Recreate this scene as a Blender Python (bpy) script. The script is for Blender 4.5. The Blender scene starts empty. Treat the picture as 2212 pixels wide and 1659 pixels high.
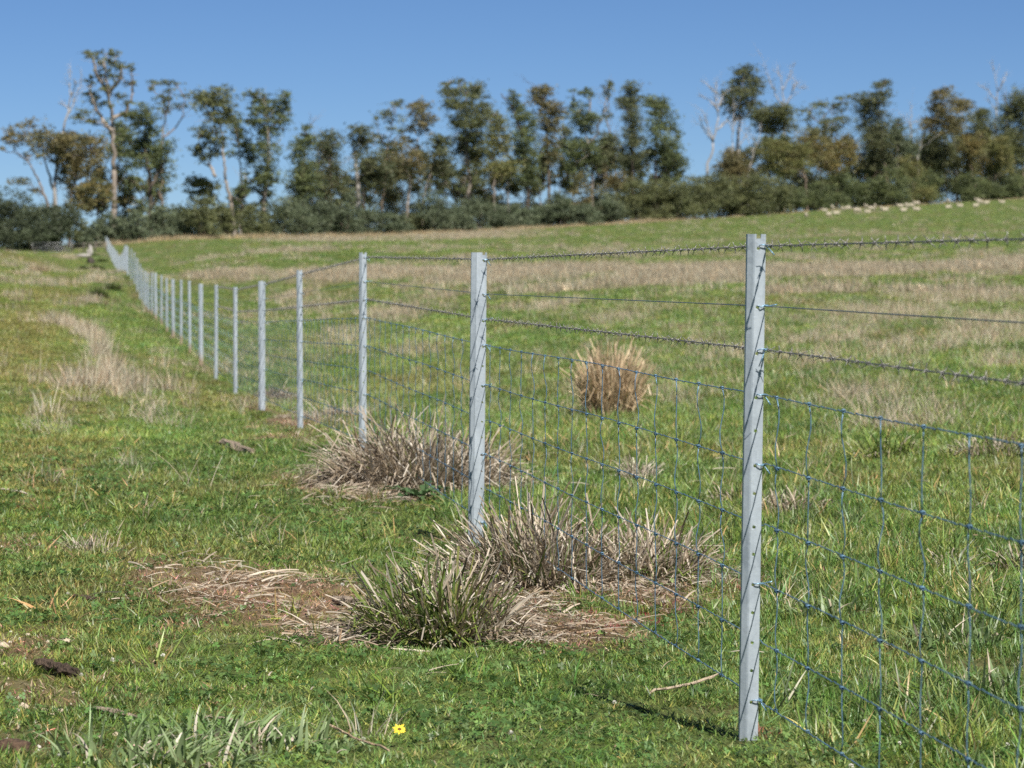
import bpy, math, random
import numpy as np

# ------------------------------------------------------------------ camera, sky, sun, exposure
scene = bpy.context.scene
RNG = np.random.default_rng(7)
random.seed(7)
F = 6600.0            # focal length in pixels of a 2212 x 1659 view of the photograph
CX, CY, HORIZON = 1106.0, 829.5, 545.0
CAM_Z = 1.12          # photographer crouching
K = 2.06              # metres of real depth for one unit of the survey tables below
TILT = math.atan((CY - HORIZON) / F)

cam_data = bpy.data.cameras.new('camera')
cam = bpy.data.objects.new('camera', cam_data)
scene.collection.objects.link(cam)
cam.location = (0, 0, CAM_Z)
cam.rotation_euler = (math.pi / 2 - TILT, 0, 0)
cam_data.sensor_width = 36.0
cam_data.lens = F / 2212.0 * 36.0
cam_data.clip_start = 0.1
cam_data.clip_end = 6000
cam_data.dof.use_dof = True
cam_data.dof.focus_distance = 8.8
cam_data.dof.aperture_fstop = 10.0
scene.camera = cam

SUN_FROM = np.array([0.41, -0.84, 1.15]); SUN_FROM /= np.linalg.norm(SUN_FROM)
world = bpy.data.worlds.new('World'); scene.world = world; world.use_nodes = True
wn = world.node_tree.nodes; wl = world.node_tree.links
for n in list(wn): wn.remove(n)
sky = wn.new('ShaderNodeTexSky'); sky.sky_type = 'NISHITA'; sky.sun_disc = False
sky.sun_elevation = math.asin(SUN_FROM[2])
sky.sun_rotation = math.atan2(SUN_FROM[0], SUN_FROM[1])
sky.altitude = 5000; sky.air_density = 1.0; sky.dust_density = 0.45; sky.ozone_density = 8.8
bg = wn.new('ShaderNodeBackground'); bg.inputs['Strength'].default_value = 0.050
wo = wn.new('ShaderNodeOutputWorld')
wl.new(sky.outputs[0], bg.inputs[0]); wl.new(bg.outputs[0], wo.inputs[0])

sun_data = bpy.data.lights.new('sun', 'SUN'); sun_data.energy = 5.0; sun_data.angle = math.radians(0.53)
sun_data.color = (1.0, 0.955, 0.88)
sun = bpy.data.objects.new('sun', sun_data); scene.collection.objects.link(sun)
from mathutils import Vector, Matrix, Euler
sun.rotation_euler = Vector(tuple(-SUN_FROM)).to_track_quat('-Z', 'Y').to_euler()
sun.location = (20, -40, 60)

scene.view_settings.view_transform = 'Standard'
scene.view_settings.look = 'None'
scene.view_settings.gamma = 1.0
scene.view_settings.exposure = 0.69
scene.view_settings.use_curve_mapping = False
scene.cycles.use_denoising = False
scene.cycles.max_bounces = 4
scene.cycles.diffuse_bounces = 2
scene.cycles.glossy_bounces = 2
scene.cycles.transmission_bounces = 3
scene.cycles.transparent_max_bounces = 4
scene.cycles.sample_clamp_indirect = 4.0

# ------------------------------------------------------------------ helpers
COL = scene.collection
def tag(o, label=None, cat=None, group=None, kind=None):
    if label: o['label'] = label
    if cat: o['category'] = cat
    if group: o['group'] = group
    if kind: o['kind'] = kind
    return o
def empty(name, loc=(0, 0, 0), label=None, cat=None, group=None):
    o = bpy.data.objects.new(name, None); COL.objects.link(o)
    o.location = loc; o.empty_display_size = 0.2
    return tag(o, label, cat, group)
def link(name, mesh, parent=None, loc=None):
    o = bpy.data.objects.new(name, mesh); COL.objects.link(o)
    if parent is not None: o.parent = parent
    if loc is not None: o.location = loc
    return o

class MB:
    """collects vertices and faces (with a colour for each face) into one mesh"""
    def __init__(s): s.v = []; s.f = []; s.c = []; s.n = 0; s.m = []
    def add(s, verts, faces, col=(1, 1, 1), mat=0):
        b = s.n
        s.v.extend([tuple(map(float, p)) for p in verts]); s.n += len(verts)
        for f in faces:
            s.f.append(tuple(i + b for i in f)); s.c.append(col); s.m.append(mat)
    def tube(s, pts, rad, n=5, col=(1, 1, 1), cap=True, mat=0):
        pts = np.asarray(pts, float); k = len(pts)
        rad = np.broadcast_to(np.asarray(rad, float), (k,))
        tan = np.gradient(pts, axis=0); tan /= (np.linalg.norm(tan, axis=1)[:, None] + 1e-12)
        ref = np.array([0.0, 0, 1.0]) if abs(tan[0][2]) < 0.9 else np.array([1.0, 0, 0])
        u = np.cross(tan[0], ref); u /= np.linalg.norm(u)
        V = []
        for i in range(k):
            u = u - tan[i] * np.dot(u, tan[i]); u /= (np.linalg.norm(u) + 1e-12)
            w = np.cross(tan[i], u)
            for j in range(n):
                a = 2 * math.pi * j / n
                V.append(pts[i] + rad[i] * (math.cos(a) * u + math.sin(a) * w))
        Fc = []
        for i in range(k - 1):
            for j in range(n):
                a = i * n + j; b2 = i * n + (j + 1) % n
                Fc.append((a, b2, b2 + n, a + n))
        if cap:
            Fc.append(tuple(range(n - 1, -1, -1))); Fc.append(tuple((k - 1) * n + j for j in range(n)))
        s.add(V, Fc, col, mat)
    def mesh(s, name, mat, smooth=False, color=True):
        me = bpy.data.meshes.new(name)
        me.from_pydata(s.v, [], s.f)
        if color:
            at = me.attributes.new('col', 'FLOAT_COLOR', 'FACE')
            arr = np.ones((len(s.f), 4), np.float32); arr[:, :3] = np.array(s.c, np.float32).reshape(-1, 3)
            at.data.foreach_set('color', arr.ravel())
        for m in (mat if isinstance(mat, (list, tuple)) else [mat]): me.materials.append(m)
        if isinstance(mat, (list, tuple)): me.polygons.foreach_set('material_index', np.array(s.m, np.int32))
        if smooth: me.polygons.foreach_set('use_smooth', np.ones(len(s.f), bool))
        me.update()
        return me

def poly_mesh(name, V, C, mat, k, faces=None, smooth=False):
    """V (N,k,3) one polygon strip per item given by faces (tuples into k), C (N,3) colours"""
    N = len(V)
    if faces is None: faces = [tuple(range(k))]
    me = bpy.data.meshes.new(name)
    me.vertices.add(N * k); me.vertices.foreach_set('co', np.ascontiguousarray(V, np.float32).ravel())
    base = (np.arange(N) * k)[:, None]
    nf = len(faces)
    lens = np.array([len(f) for f in faces]); tot = lens.sum()
    loop = (base + np.concatenate([np.array(f) for f in faces])[None, :]).ravel().astype(np.int32)
    me.loops.add(N * tot); me.loops.foreach_set('vertex_index', loop)
    st = np.concatenate([[0], np.cumsum(lens)[:-1]])
    me.polygons.add(N * nf)
    me.polygons.foreach_set('loop_start', (np.arange(N)[:, None] * tot + st[None, :]).ravel().astype(np.int32))
    me.update(calc_edges=True)
    at = me.attributes.new('col', 'FLOAT_COLOR', 'FACE')
    arr = np.ones((N, nf, 4), np.float32); arr[:, :, :3] = np.asarray(C, np.float32)[:, None, :]
    at.data.foreach_set('color', arr.ravel())
    me.materials.append(mat)
    if smooth: me.polygons.foreach_set('use_smooth', np.ones(N * nf, bool))
    me.validate()
    return me

# noise in world space
def _hash(ix, iy, s):
    h = (ix.astype(np.int64) * 374761393 + iy.astype(np.int64) * 668265263 + s * 1442695041) & 0x7fffffff
    h = ((h ^ (h >> 13)) * 1274126177) & 0x7fffffff
    h = h ^ (h >> 16)
    return (h & 0xffff) / 65535.0
def vnoise(x, y, s=0):
    x = np.asarray(x, float); y = np.asarray(y, float)
    ix = np.floor(x); iy = np.floor(y); fx = x - ix; fy = y - iy
    fx = fx * fx * (3 - 2 * fx); fy = fy * fy * (3 - 2 * fy)
    a = _hash(ix, iy, s); b = _hash(ix + 1, iy, s); c = _hash(ix, iy + 1, s); d = _hash(ix + 1, iy + 1, s)
    return (a * (1 - fx) + b * fx) * (1 - fy) + (c * (1 - fx) + d * fx) * fy
def fbm(x, y, s=0, o=4):
    t = 0; a = 0.5; n = 0
    for i in range(o):
        t = t + a * vnoise(x, y, s + i * 17); n += a; x = x * 2.03 + 5.1; y = y * 2.03 - 3.7; a *= 0.5
    return t / n
def sstep(a, b, x):
    t = np.clip((np.asarray(x, float) - a) / (b - a), 0, 1); return t * t * (3 - 2 * t)

# ------------------------------------------------------------------ terrain: height survey (depth unit, [(pixel column, height relative to camera)])
SURVEY = [
 (1.0, [(-4000, -1.08), (-1500, -1.09), (1106, -1.10), (3500, -1.09), (6000, -1.08)]),
 (3.35, [(-900, -1.06), (-300, -1.08), (600, -1.10), (1629, -1.113), (2212, -1.10), (2900, -1.09), (4000, -1.08)]),
 (5.9, [(-900, -1.03), (0, -1.09), (1030, -1.155), (1700, -1.13), (2300, -1.10), (3200, -1.07)]),
 (8.3, [(-900, -1.03), (0, -1.12), (783, -1.143), (1500, -1.17), (2300, -1.10), (3200, -1.05)]),
 (10.7, [(-700, -1.05), (0, -1.17), (648, -1.28), (1300, -1.22), (2212, -1.10), (3000, -1.0)]),
 (15.6, [(-700, -1.10), (0, -1.25), (250, -1.34), (507, -1.50), (1106, -1.38), (2212, -1.02), (3000, -.9)]),
 (20.5, [(-700, -1.10), (0, -1.28), (250, -1.40), (434, -1.58), (1106, -1.36), (2212, -.98), (3000, -.75)]),
 (27.9, [(-700, -1.00), (0, -1.25), (374, -1.65), (1106, -1.22), (2212, -.82), (3000, -.5)]),
 (37., [(-700, -.85), (0, -1.12), (200, -1.35), (330, -1.67), (1106, -.98), (2212, -.60), (3000, -.2)]),
 (45., [(-700, -.7), (0, -.95), (200, -1.25), (310, -1.66), (1106, -.75), (2212, -.42), (3000, .1)]),
 (50., [(0, -.85), (296, -1.32), (1106, -.62)]),
 (52.5, [(-700, -.55), (0, -.8), (291, -1.12), (1106, -.55), (2212, -.22), (3000, .4)]),
 (57.4, [(-700, -.45), (0, -.7), (277, -.90), (430, -.62), (1106, -.41), (1700, -.22), (2212, -.1), (3000, .7)]),
 (72., [(0, -.42), (270, -1.17), (430, -.45)]),
 (85., [(-700, 0), (0, -.2), (262, -1.34), (430, -.3), (1106, .2), (1700, .65), (2212, 1.0), (3000, 2.0)]),
 (100., [(-700, .2), (0, .02), (252, -.95), (450, .05), (1106, .55), (1700, 1.15), (2212, 1.6), (3000, 2.8)]),
 (115., [(0, .05), (243, -.43), (450, .4)]),
 (130., [(-700, .3), (0, .1), (232, .2), (300, .6), (700, .95), (1106, 1.25), (1700, 2.25), (2212, 3.0), (3000, 4.2)]),
 (150., [(-700, .4), (0, .3), (300, 1.05), (700, 1.35), (1106, 1.75), (1700, 3.0), (2212, 4.0), (3000, 5.4)]),
 (190., [(-700, .4), (0, .6), (300, 1.1), (1106, 2.85), (1700, 4.6), (2212, 6.0), (3000, 7.8)]),
 (235., [(-700, .2), (0, .4), (1106, 2.9), (1700, 6.2), (2212, 8.3), (3000, 10.0)]),
 (290., [(-700, -.5), (300, .4), (1106, 2.0), (2212, 6.5), (3000, 8.5)]),
 (800., [(-1500, -7), (0, -7), (1106, -6), (2212, -5), (3500, -4)]),
]
def _uv(X, Y):
    d = np.maximum(np.asarray(Y, float) / K, 0.6)
    u = np.clip(np.asarray(X, float) / (d + 5.0), -1.6, 1.6) * 2.2
    return u, np.log(d + 5.0)
_cp = []
for d, row in SURVEY:
    for px, z in row:
        _cp.append(((px - CX) / F * d * K, d * K, z))
_cp = np.array(_cp)
_cu, _cv = _uv(_cp[:, 0], _cp[:, 1])
def _phi(r2): return r2 * np.log(r2 + 1e-9) * 0.5
_n = len(_cp)
_A = np.zeros((_n + 3, _n + 3))
_A[:_n, :_n] = _phi((_cu[:, None] - _cu[None]) ** 2 + (_cv[:, None] - _cv[None]) ** 2) + np.eye(_n) * 1e-4
_A[:_n, _n] = 1; _A[:_n, _n + 1] = _cu; _A[:_n, _n + 2] = _cv; _A[_n:, :_n] = _A[:_n, _n:].T
_W = np.linalg.solve(_A, np.concatenate([_cp[:, 2], [0, 0, 0]]))
def terrain(X, Y):
    X = np.atleast_1d(np.asarray(X, float)); Y = np.atleast_1d(np.asarray(Y, float))
    sh = np.broadcast(X, Y).shape
    X = np.broadcast_to(X, sh).ravel(); Y = np.broadcast_to(Y, sh).ravel()
    out = np.empty(X.shape)
    for a in range(0, len(X), 20000):
        u, v = _uv(X[a:a + 20000], Y[a:a + 20000])
        ph = _phi((u[:, None] - _cu[None]) ** 2 + (v[:, None] - _cv[None]) ** 2)
        out[a:a + 20000] = ph @ _W[:_n] + _W[_n] + _W[_n + 1] * u + _W[_n + 2] * v
    out += CAM_Z
    near = 1 - sstep(60, 160, Y)
    out += near * ((fbm(X * 1.3, Y * 1.3, 3) - .5) * .045 + (fbm(X * 6, Y * 6, 9, 3) - .5) * .018)
    out += sstep(40, 120, Y) * (fbm(X * .12, Y * .12, 5) - .5) * .22
    return out.reshape(sh)
def tz(x, y): return float(terrain(x, y)[0])

_ct, _st = math.cos(TILT), math.sin(TILT)
def ray(px, py):
    a = (px - CX) / F; b = (CY - py) / F
    return np.array([a, _ct + b * _st, -_st + b * _ct])
def at_depth(px, py, Y):
    r = ray(px, py); t = Y / r[1]
    return np.array([r[0] * t, Y, CAM_Z + r[2] * t])
_samp = np.concatenate([np.linspace(3, 60, 700), np.linspace(60.2, 700, 900)])
def ground_at(px, py):
    r = ray(px, py); X = r[0] / r[1] * _samp; Z = CAM_Z + r[2] / r[1] * _samp
    g = terrain(X, _samp) - Z
    i = np.argmax(g > 0)
    if g[i] <= 0: i = len(_samp) - 1
    if i == 0: return np.array([X[0], _samp[0], float(terrain(X[0], _samp[0])[0])])
    t = g[i - 1] / (g[i - 1] - g[i] + 1e-12); Y = _samp[i - 1] + t * (_samp[i] - _samp[i - 1])
    x = r[0] / r[1] * Y
    return np.array([x, Y, tz(x, Y)])

# ------------------------------------------------------------------ what grows where (world-space patches)
class Patches:
    def __init__(s, lst):
        s.P = []
        for (px, py, rx, ry, w) in lst:
            c = ground_at(px, py); a = ground_at(px, py - ry); b = ground_at(px, py + ry)
            sx = max(rx / F * c[1], .05); sy = max((a[1] - b[1]) / 2, .05)
            # shear so that a patch follows the line of sight through its centre in plan
            s.P.append((c[0], c[1], sx, sy, c[0] / c[1], w))
    def __call__(s, X, Y, edge=.5):
        wob = 1 + edge * (fbm(X * .9, Y * .45, 31) - .5) * 2
        out = np.zeros(np.shape(X))
        for cx, cy, sx, sy, sl, w in s.P:
            q = ((X - cx - sl * (Y - cy)) / sx) ** 2 + ((Y - cy) / sy) ** 2
            out = np.maximum(out, w * np.exp(-0.9 * (q * wob * wob) ** 1.5))
        return out
DRYP = Patches([
 # straw bank beside the track
 (160, 708, 30, 8, .8), (200, 735, 24, 12, .8), (228, 785, 18, 20, .8), (265, 840, 20, 18, .7), (190, 655, 26, 6, .4), (208, 600, 22, 8, .6),
 (110, 905, 50, 16, .25), (60, 592, 24, 4, .4), (145, 556, 28, 4, .8),
 # tan bands across the paddock
 (500, 592, 130, 9, .8), (800, 592, 200, 13, .95), (1150, 590, 220, 15, .9), (1500, 588, 200, 14, .9), (1850, 585, 200, 13, .85), (2150, 578, 150, 14, .9),
 (1250, 625, 160, 8, .7), (1000, 634, 120, 8, .65), (1460, 606, 160, 10, .85), (1750, 628, 150, 10, .75), (2120, 640, 180, 16, .85),
 (1900, 680, 160, 20, .95), (2150, 715, 140, 30, .95), (1800, 735, 90, 18, .8), (1950, 760, 120, 22, .7), (1760, 780, 90, 14, .8), (2160, 780, 70, 20, .7), (1560, 770, 60, 14, .7),
 (1180, 668, 60, 8, .6), (1340, 690, 60, 9, .6), (700, 660, 60, 14, .55), (850, 680, 60, 14, .5), (760, 730, 60, 20, .45), (900, 760, 70, 20, .4), (1480, 860, 60, 20, .35), (1860, 860, 90, 26, .55), (2000, 900, 80, 24, .55), (640, 640, 60, 8, .6),
 (300, 520, 70, 4, .8), (600, 545, 120, 3, .3), (1800, 510, 300, 4, .35), (1300, 530, 300, 4, .3), (700, 517, 120, 4, .7), (1000, 505, 150, 4, .7),
])
SOILP = Patches([
 (1621, 1606, 46, 9, .75), (1560, 1530, 40, 10, .35),
 (640, 1300, 170, 52, 1), (480, 1258, 130, 34, .9), (360, 1232, 110, 22, .7), (760, 1370, 130, 30, 1), (1250, 1360, 170, 40, 1), (1420, 1300, 110, 28, .9), (1080, 1300, 160, 50, .9), (1320, 1270, 190, 28, .9), (1480, 1250, 70, 20, .7),
 (60, 1500, 130, 45, .65), (20, 1400, 90, 30, .7), (60, 1610, 130, 40, .6), (300, 1500, 90, 18, .35), (240, 1630, 90, 25, .3),
 (20, 1175, 80, 22, .6), (60, 1090, 80, 22, .4), (640, 905, 100, 22, .95), (560, 880, 50, 16, .7), (720, 1060, 90, 28, .6), (860, 1070, 100, 25, .5), (1000, 1050, 110, 35, .6),
 (900, 1165, 90, 12, .35), (590, 862, 70, 14, .7), (330, 690, 25, 8, .5), (290, 640, 18, 10, .55), (1740, 1240, 60, 16, .4), (2080, 1290, 80, 18, .3), (1590, 1265, 60, 18, .6),
 (433, 795, 14, 6, .6), (410, 772, 10, 5, .5), (466, 822, 14, 6, .5),
])
MOSSP = Patches([
 (70, 800, 130, 70, 1), (60, 700, 110, 40, 1.1), (90, 640, 100, 20, .9), (120, 610, 60, 8, 1), (30, 760, 100, 60, 1), (150, 880, 110, 40, .8), (90, 960, 120, 40, .8), (40, 1060, 120, 40, .7), (40, 560, 100, 10, .8), (430, 850, 60, 26, .5),
 (1850, 1045, 120, 16, .8), (1660, 1010, 60, 12, .4), (560, 940, 90, 24, .3), (1150, 930, 60, 18, .5), (1900, 1400, 180, 26, .45), (1480, 1540, 140, 28, .5), (800, 1600, 160, 40, .35), (260, 1450, 140, 40, .4), (1000, 800, 150, 25, .5), (1300, 900, 150, 25, .35), (1560, 1650, 120, 20, .5),
])
def dry_m(X, Y):
    n = fbm(X * .55, Y * .22, 41); n2 = fbm(X * 2.6, Y * 1.1, 43)
    p = DRYP(X, Y)
    base = .16 * sstep(14, 40, Y) * sstep(.5, .72, n)
    return np.clip(np.maximum(p * sstep(.2, .62, n * .5 + n2 * .5 + p * .2) * 1.2, base), 0, 1)
def soil_m(X, Y):
    n = fbm(X * 5, Y * 3, 51)
    return np.clip(SOILP(X, Y, .8) * sstep(.12, .48, n + SOILP(X, Y, 0) * .2) * 1.2 + .5 * sstep(.72, .84, fbm(X * 3.1, Y * 1.6, 53)), 0, 1)
def moss_m(X, Y):
    n = fbm(X * 1.7, Y * .8, 61)
    return np.clip(MOSSP(X, Y) * sstep(.3, .6, n + .1) + .6 * sstep(.56, .74, fbm(X * .8, Y * .4, 63)), 0, 1)

# ------------------------------------------------------------------ materials
def mat_new(name):
    m = bpy.data.materials.new(name); m.use_nodes = True
    nt = m.node_tree
    for n in list(nt.nodes): nt.nodes.remove(n)
    out = nt.nodes.new('ShaderNodeOutputMaterial')
    return m, nt, out
def N(nt, typ, **kw):
    n = nt.nodes.new(typ)
    for k, v in kw.items(): setattr(n, k, v)
    return n
def mixc(nt, fac, a, b, blend='MIX'):
    n = nt.nodes.new('ShaderNodeMix'); n.data_type = 'RGBA'; n.blend_type = blend
    for sock, val in ((0, fac), (6, a), (7, b)):
        if hasattr(val, 'is_linked'): nt.links.new(val, n.inputs[sock])
        elif isinstance(val, (int, float)): n.inputs[sock].default_value = val
        else: n.inputs[sock].default_value = (*val, 1)
    return n.outputs[2]
def noise(nt, scale, detail=4, rough=.55, coord=None, out='Fac'):
    n = N(nt, 'ShaderNodeTexNoise'); n.inputs['Scale'].default_value = scale
    n.inputs['Detail'].default_value = detail; n.inputs['Roughness'].default_value = rough
    if coord is not None: nt.links.new(coord, n.inputs['Vector'])
    return n.outputs[out]
def ramp(nt, fac, a, b):
    n = N(nt, 'ShaderNodeMapRange'); n.inputs[1].default_value = a; n.inputs[2].default_value = b
    nt.links.new(fac, n.inputs[0]); return n.outputs[0]

def ground_material():
    m, nt, out = mat_new('paddock_ground')
    geo = N(nt, 'ShaderNodeNewGeometry'); P = geo.outputs['Position']
    dry = N(nt, 'ShaderNodeAttribute', attribute_name='dry').outputs['Fac']
    soil = N(nt, 'ShaderNodeAttribute', attribute_name='soil').outputs['Fac']
    moss = N(nt, 'ShaderNodeAttribute', attribute_name='moss').outputs['Fac']
    n1 = ramp(nt, noise(nt, .9, 6, .6, P), .36, .64); n2 = ramp(nt, noise(nt, 14, 4, .65, P), .3, .7); n3 = ramp(nt, noise(nt, 90, 3, .6, P), .3, .7)
    g = mixc(nt, n1, (.095, .14, .034), (.15, .19, .058))
    g = mixc(nt, n2, g, (.13, .17, .05))
    g = mixc(nt, moss, g, mixc(nt, n2, (.13, .12, .035), (.17, .13, .055)))
    d = mixc(nt, n2, (.24, .205, .125), (.35, .30, .195))
    g = mixc(nt, dry, g, d)
    s = mixc(nt, n2, (.19, .118, .068), (.34, .23, .145))
    s = mixc(nt, n3, s, (.24, .165, .10))
    g = mixc(nt, soil, g, s)
    v = N(nt, 'ShaderNodeMix', data_type='RGBA', blend_type='MULTIPLY'); v.inputs[0].default_value = .55
    nt.links.new(g, v.inputs[6]); nt.links.new(n3, v.inputs[7])
    b = N(nt, 'ShaderNodeBsdfPrincipled'); b.inputs['Roughness'].default_value = .95; b.inputs['Specular IOR Level'].default_value = .15
    nt.links.new(v.outputs[2], b.inputs['Base Color'])
    bp = N(nt, 'ShaderNodeBump'); bp.inputs['Strength'].default_value = .8; bp.inputs['Distance'].default_value = .02
    nt.links.new(noise(nt, 60, 5, .7, P), bp.inputs['Height']); nt.links.new(bp.outputs[0], b.inputs['Normal'])
    nt.links.new(b.outputs[0], out.inputs[0])
    return m
def leaf_material(name, instanced=False, transl=.35, rough=.5, spec=.35, tip=False):
    """colour from the 'col' face attribute, for scattered plants times the instance's tint"""
    m, nt, out = mat_new(name)
    c = N(nt, 'ShaderNodeAttribute', attribute_name='col').outputs['Color']
    if instanced:
        t = N(nt, 'ShaderNodeAttribute', attribute_name='tint', attribute_type='INSTANCER').outputs['Color']
        c = mixc(nt, 1.0, c, t, 'MULTIPLY')
    b = N(nt, 'ShaderNodeBsdfPrincipled'); b.inputs['Roughness'].default_value = rough; b.inputs['Specular IOR Level'].default_value = spec
    nt.links.new(c, b.inputs['Base Color'])
    if transl > 0:
        t = N(nt, 'ShaderNodeBsdfTranslucent'); nt.links.new(c, t.inputs[0])
        mx = N(nt, 'ShaderNodeMixShader'); mx.inputs[0].default_value = transl
        nt.links.new(b.outputs[0], mx.inputs[1]); nt.links.new(t.outputs[0], mx.inputs[2]); nt.links.new(mx.outputs[0], out.inputs[0])
    else: nt.links.new(b.outputs[0], out.inputs[0])
    return m
def bark_material(name, a, b, scale=6, stretch=.15, rough=.9):
    m, nt, out = mat_new(name)
    tc = N(nt, 'ShaderNodeTexCoord'); mp = N(nt, 'ShaderNodeMapping'); mp.inputs['Scale'].default_value = (1, 1, stretch)
    nt.links.new(tc.outputs['Object'], mp.inputs[0])
    f = ramp(nt, noise(nt, scale, 5, .65, mp.outputs[0]), .32, .68)
    p = N(nt, 'ShaderNodeBsdfPrincipled'); p.inputs['Roughness'].default_value = rough; p.inputs['Specular IOR Level'].default_value = .2
    nt.links.new(mixc(nt, f, a, b), p.inputs['Base Color'])
    bp = N(nt, 'ShaderNodeBump'); bp.inputs['Strength'].default_value = .7; bp.inputs['Distance'].default_value = .03
    nt.links.new(f, bp.inputs['Height']); nt.links.new(bp.outputs[0], p.inputs['Normal']); nt.links.new(p.outputs[0], out.inputs[0])
    return m
def steel_material(name, painted_bounce):
    m, nt, out = mat_new(name)
    tc = N(nt, 'ShaderNodeTexCoord'); O = tc.outputs['Object']
    vo = N(nt, 'ShaderNodeTexVoronoi'); vo.inputs['Scale'].default_value = 70; nt.links.new(O, vo.inputs[0])
    mp = N(nt, 'ShaderNodeMapping'); mp.inputs['Scale'].default_value = (1, 1, .25); nt.links.new(O, mp.inputs[0])
    oi = N(nt, 'ShaderNodeObjectInfo')
    ad = N(nt, 'ShaderNodeVectorMath', operation='ADD'); nt.links.new(mp.outputs[0], ad.inputs[0])
    sc = N(nt, 'ShaderNodeVectorMath', operation='SCALE'); sc.inputs[0].default_value = (7, 3, 5); nt.links.new(oi.outputs['Random'], sc.inputs['Scale']); nt.links.new(sc.outputs[0], ad.inputs[1])
    n1 = ramp(nt, noise(nt, 22, 5, .65, ad.outputs[0]), .3, .7); n2 = noise(nt, 160, 3, .6, O)
    c = mixc(nt, n1, (.245, .285, .325), (.42, .47, .515))
    sp = N(nt, 'ShaderNodeSeparateColor'); nt.links.new(vo.outputs['Color'], sp.inputs[0])
    c = mixc(nt, ramp(nt, sp.outputs[0], 0, 3.2), c, (.48, .54, .59))
    c = mixc(nt, ramp(nt, n2, .66, .8), c, (.54, .56, .57))
    c = mixc(nt, ramp(nt, noise(nt, 330, 2, .6, O), .68, .78), c, (.24, .25, .25))
    if painted_bounce:
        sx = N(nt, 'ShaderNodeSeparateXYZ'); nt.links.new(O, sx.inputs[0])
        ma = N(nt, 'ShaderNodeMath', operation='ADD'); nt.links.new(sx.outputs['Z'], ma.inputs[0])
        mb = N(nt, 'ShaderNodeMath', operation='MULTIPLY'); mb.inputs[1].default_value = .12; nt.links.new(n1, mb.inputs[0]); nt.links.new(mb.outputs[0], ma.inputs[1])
        c = mixc(nt, ramp(nt, ma.outputs[0], .28, .16), c, (.33, .25, .17))  # tan towards the foot: earth's reflected light painted into the steel colour
    p = N(nt, 'ShaderNodeBsdfPrincipled'); p.inputs['Metallic'].default_value = .25; p.inputs['Roughness'].default_value = .52
    nt.links.new(c, p.inputs['Base Color'])
    bp = N(nt, 'ShaderNodeBump'); bp.inputs['Strength'].default_value = .25; bp.inputs['Distance'].default_value = .002
    nt.links.new(noise(nt, 120, 4, .6, O), bp.inputs['Height']); nt.links.new(bp.outputs[0], p.inputs['Normal']); nt.links.new(p.outputs[0], out.inputs[0])
    return m
def wire_material(name, col, metal=.4, rough=.4):
    m, nt, out = mat_new(name)
    geo = N(nt, 'ShaderNodeNewGeometry')
    f = ramp(nt, noise(nt, 40, 3, .6, geo.outputs['Position']), .3, .7)
    p = N(nt, 'ShaderNodeBsdfPrincipled'); p.inputs['Metallic'].default_value = metal; p.inputs['Roughness'].default_value = rough
    nt.links.new(mixc(nt, f, tuple(c * .7 for c in col), tuple(min(1, c * 1.2) for c in col)), p.inputs['Base Color'])
    nt.links.new(p.outputs[0], out.inputs[0])
    return m
def plain_material(name, a, b, scale=30, rough=.8, bump=.4):
    m, nt, out = mat_new(name)
    tc = N(nt, 'ShaderNodeTexCoord')
    f = ramp(nt, noise(nt, scale, 5, .6, tc.outputs['Object']), .32, .68)
    p = N(nt, 'ShaderNodeBsdfPrincipled'); p.inputs['Roughness'].default_value = rough; p.inputs['Specular IOR Level'].default_value = .25
    nt.links.new(mixc(nt, f, a, b), p.inputs['Base Color'])
    bp = N(nt, 'ShaderNodeBump'); bp.inputs['Strength'].default_value = bump; bp.inputs['Distance'].default_value = .01
    nt.links.new(f, bp.inputs['Height']); nt.links.new(bp.outputs[0], p.inputs['Normal']); nt.links.new(p.outputs[0], out.inputs[0])
    return m

M_GROUND = ground_material()
M_GRASS = leaf_material('grass_blade', True, .35, .42, .5)
M_STRAW = leaf_material('dry_straw', True, .25, .55, .3)
M_TUSSOCK = leaf_material('tussock_blade', False, .2, .45, .4)
M_LEAF = leaf_material('tree_foliage', False, .38, .5, .3)
M_STEEL = steel_material('galvanised_steel', False)
M_STEEL2 = steel_material('galvanised_steel_painted_bounce', True)
M_NETTING = wire_material('blue_netting_wire', (.11, .205, .30), .3, .42)
M_PLAIN = wire_material('plain_blue_wire', (.09, .13, .18), .4, .4)
M_BARBED = wire_material('barbed_wire_steel', (.26, .25, .24), .5, .45)
M_TIE = wire_material('blue_tie_wire', (.17, .31, .43), .4, .35)

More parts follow.
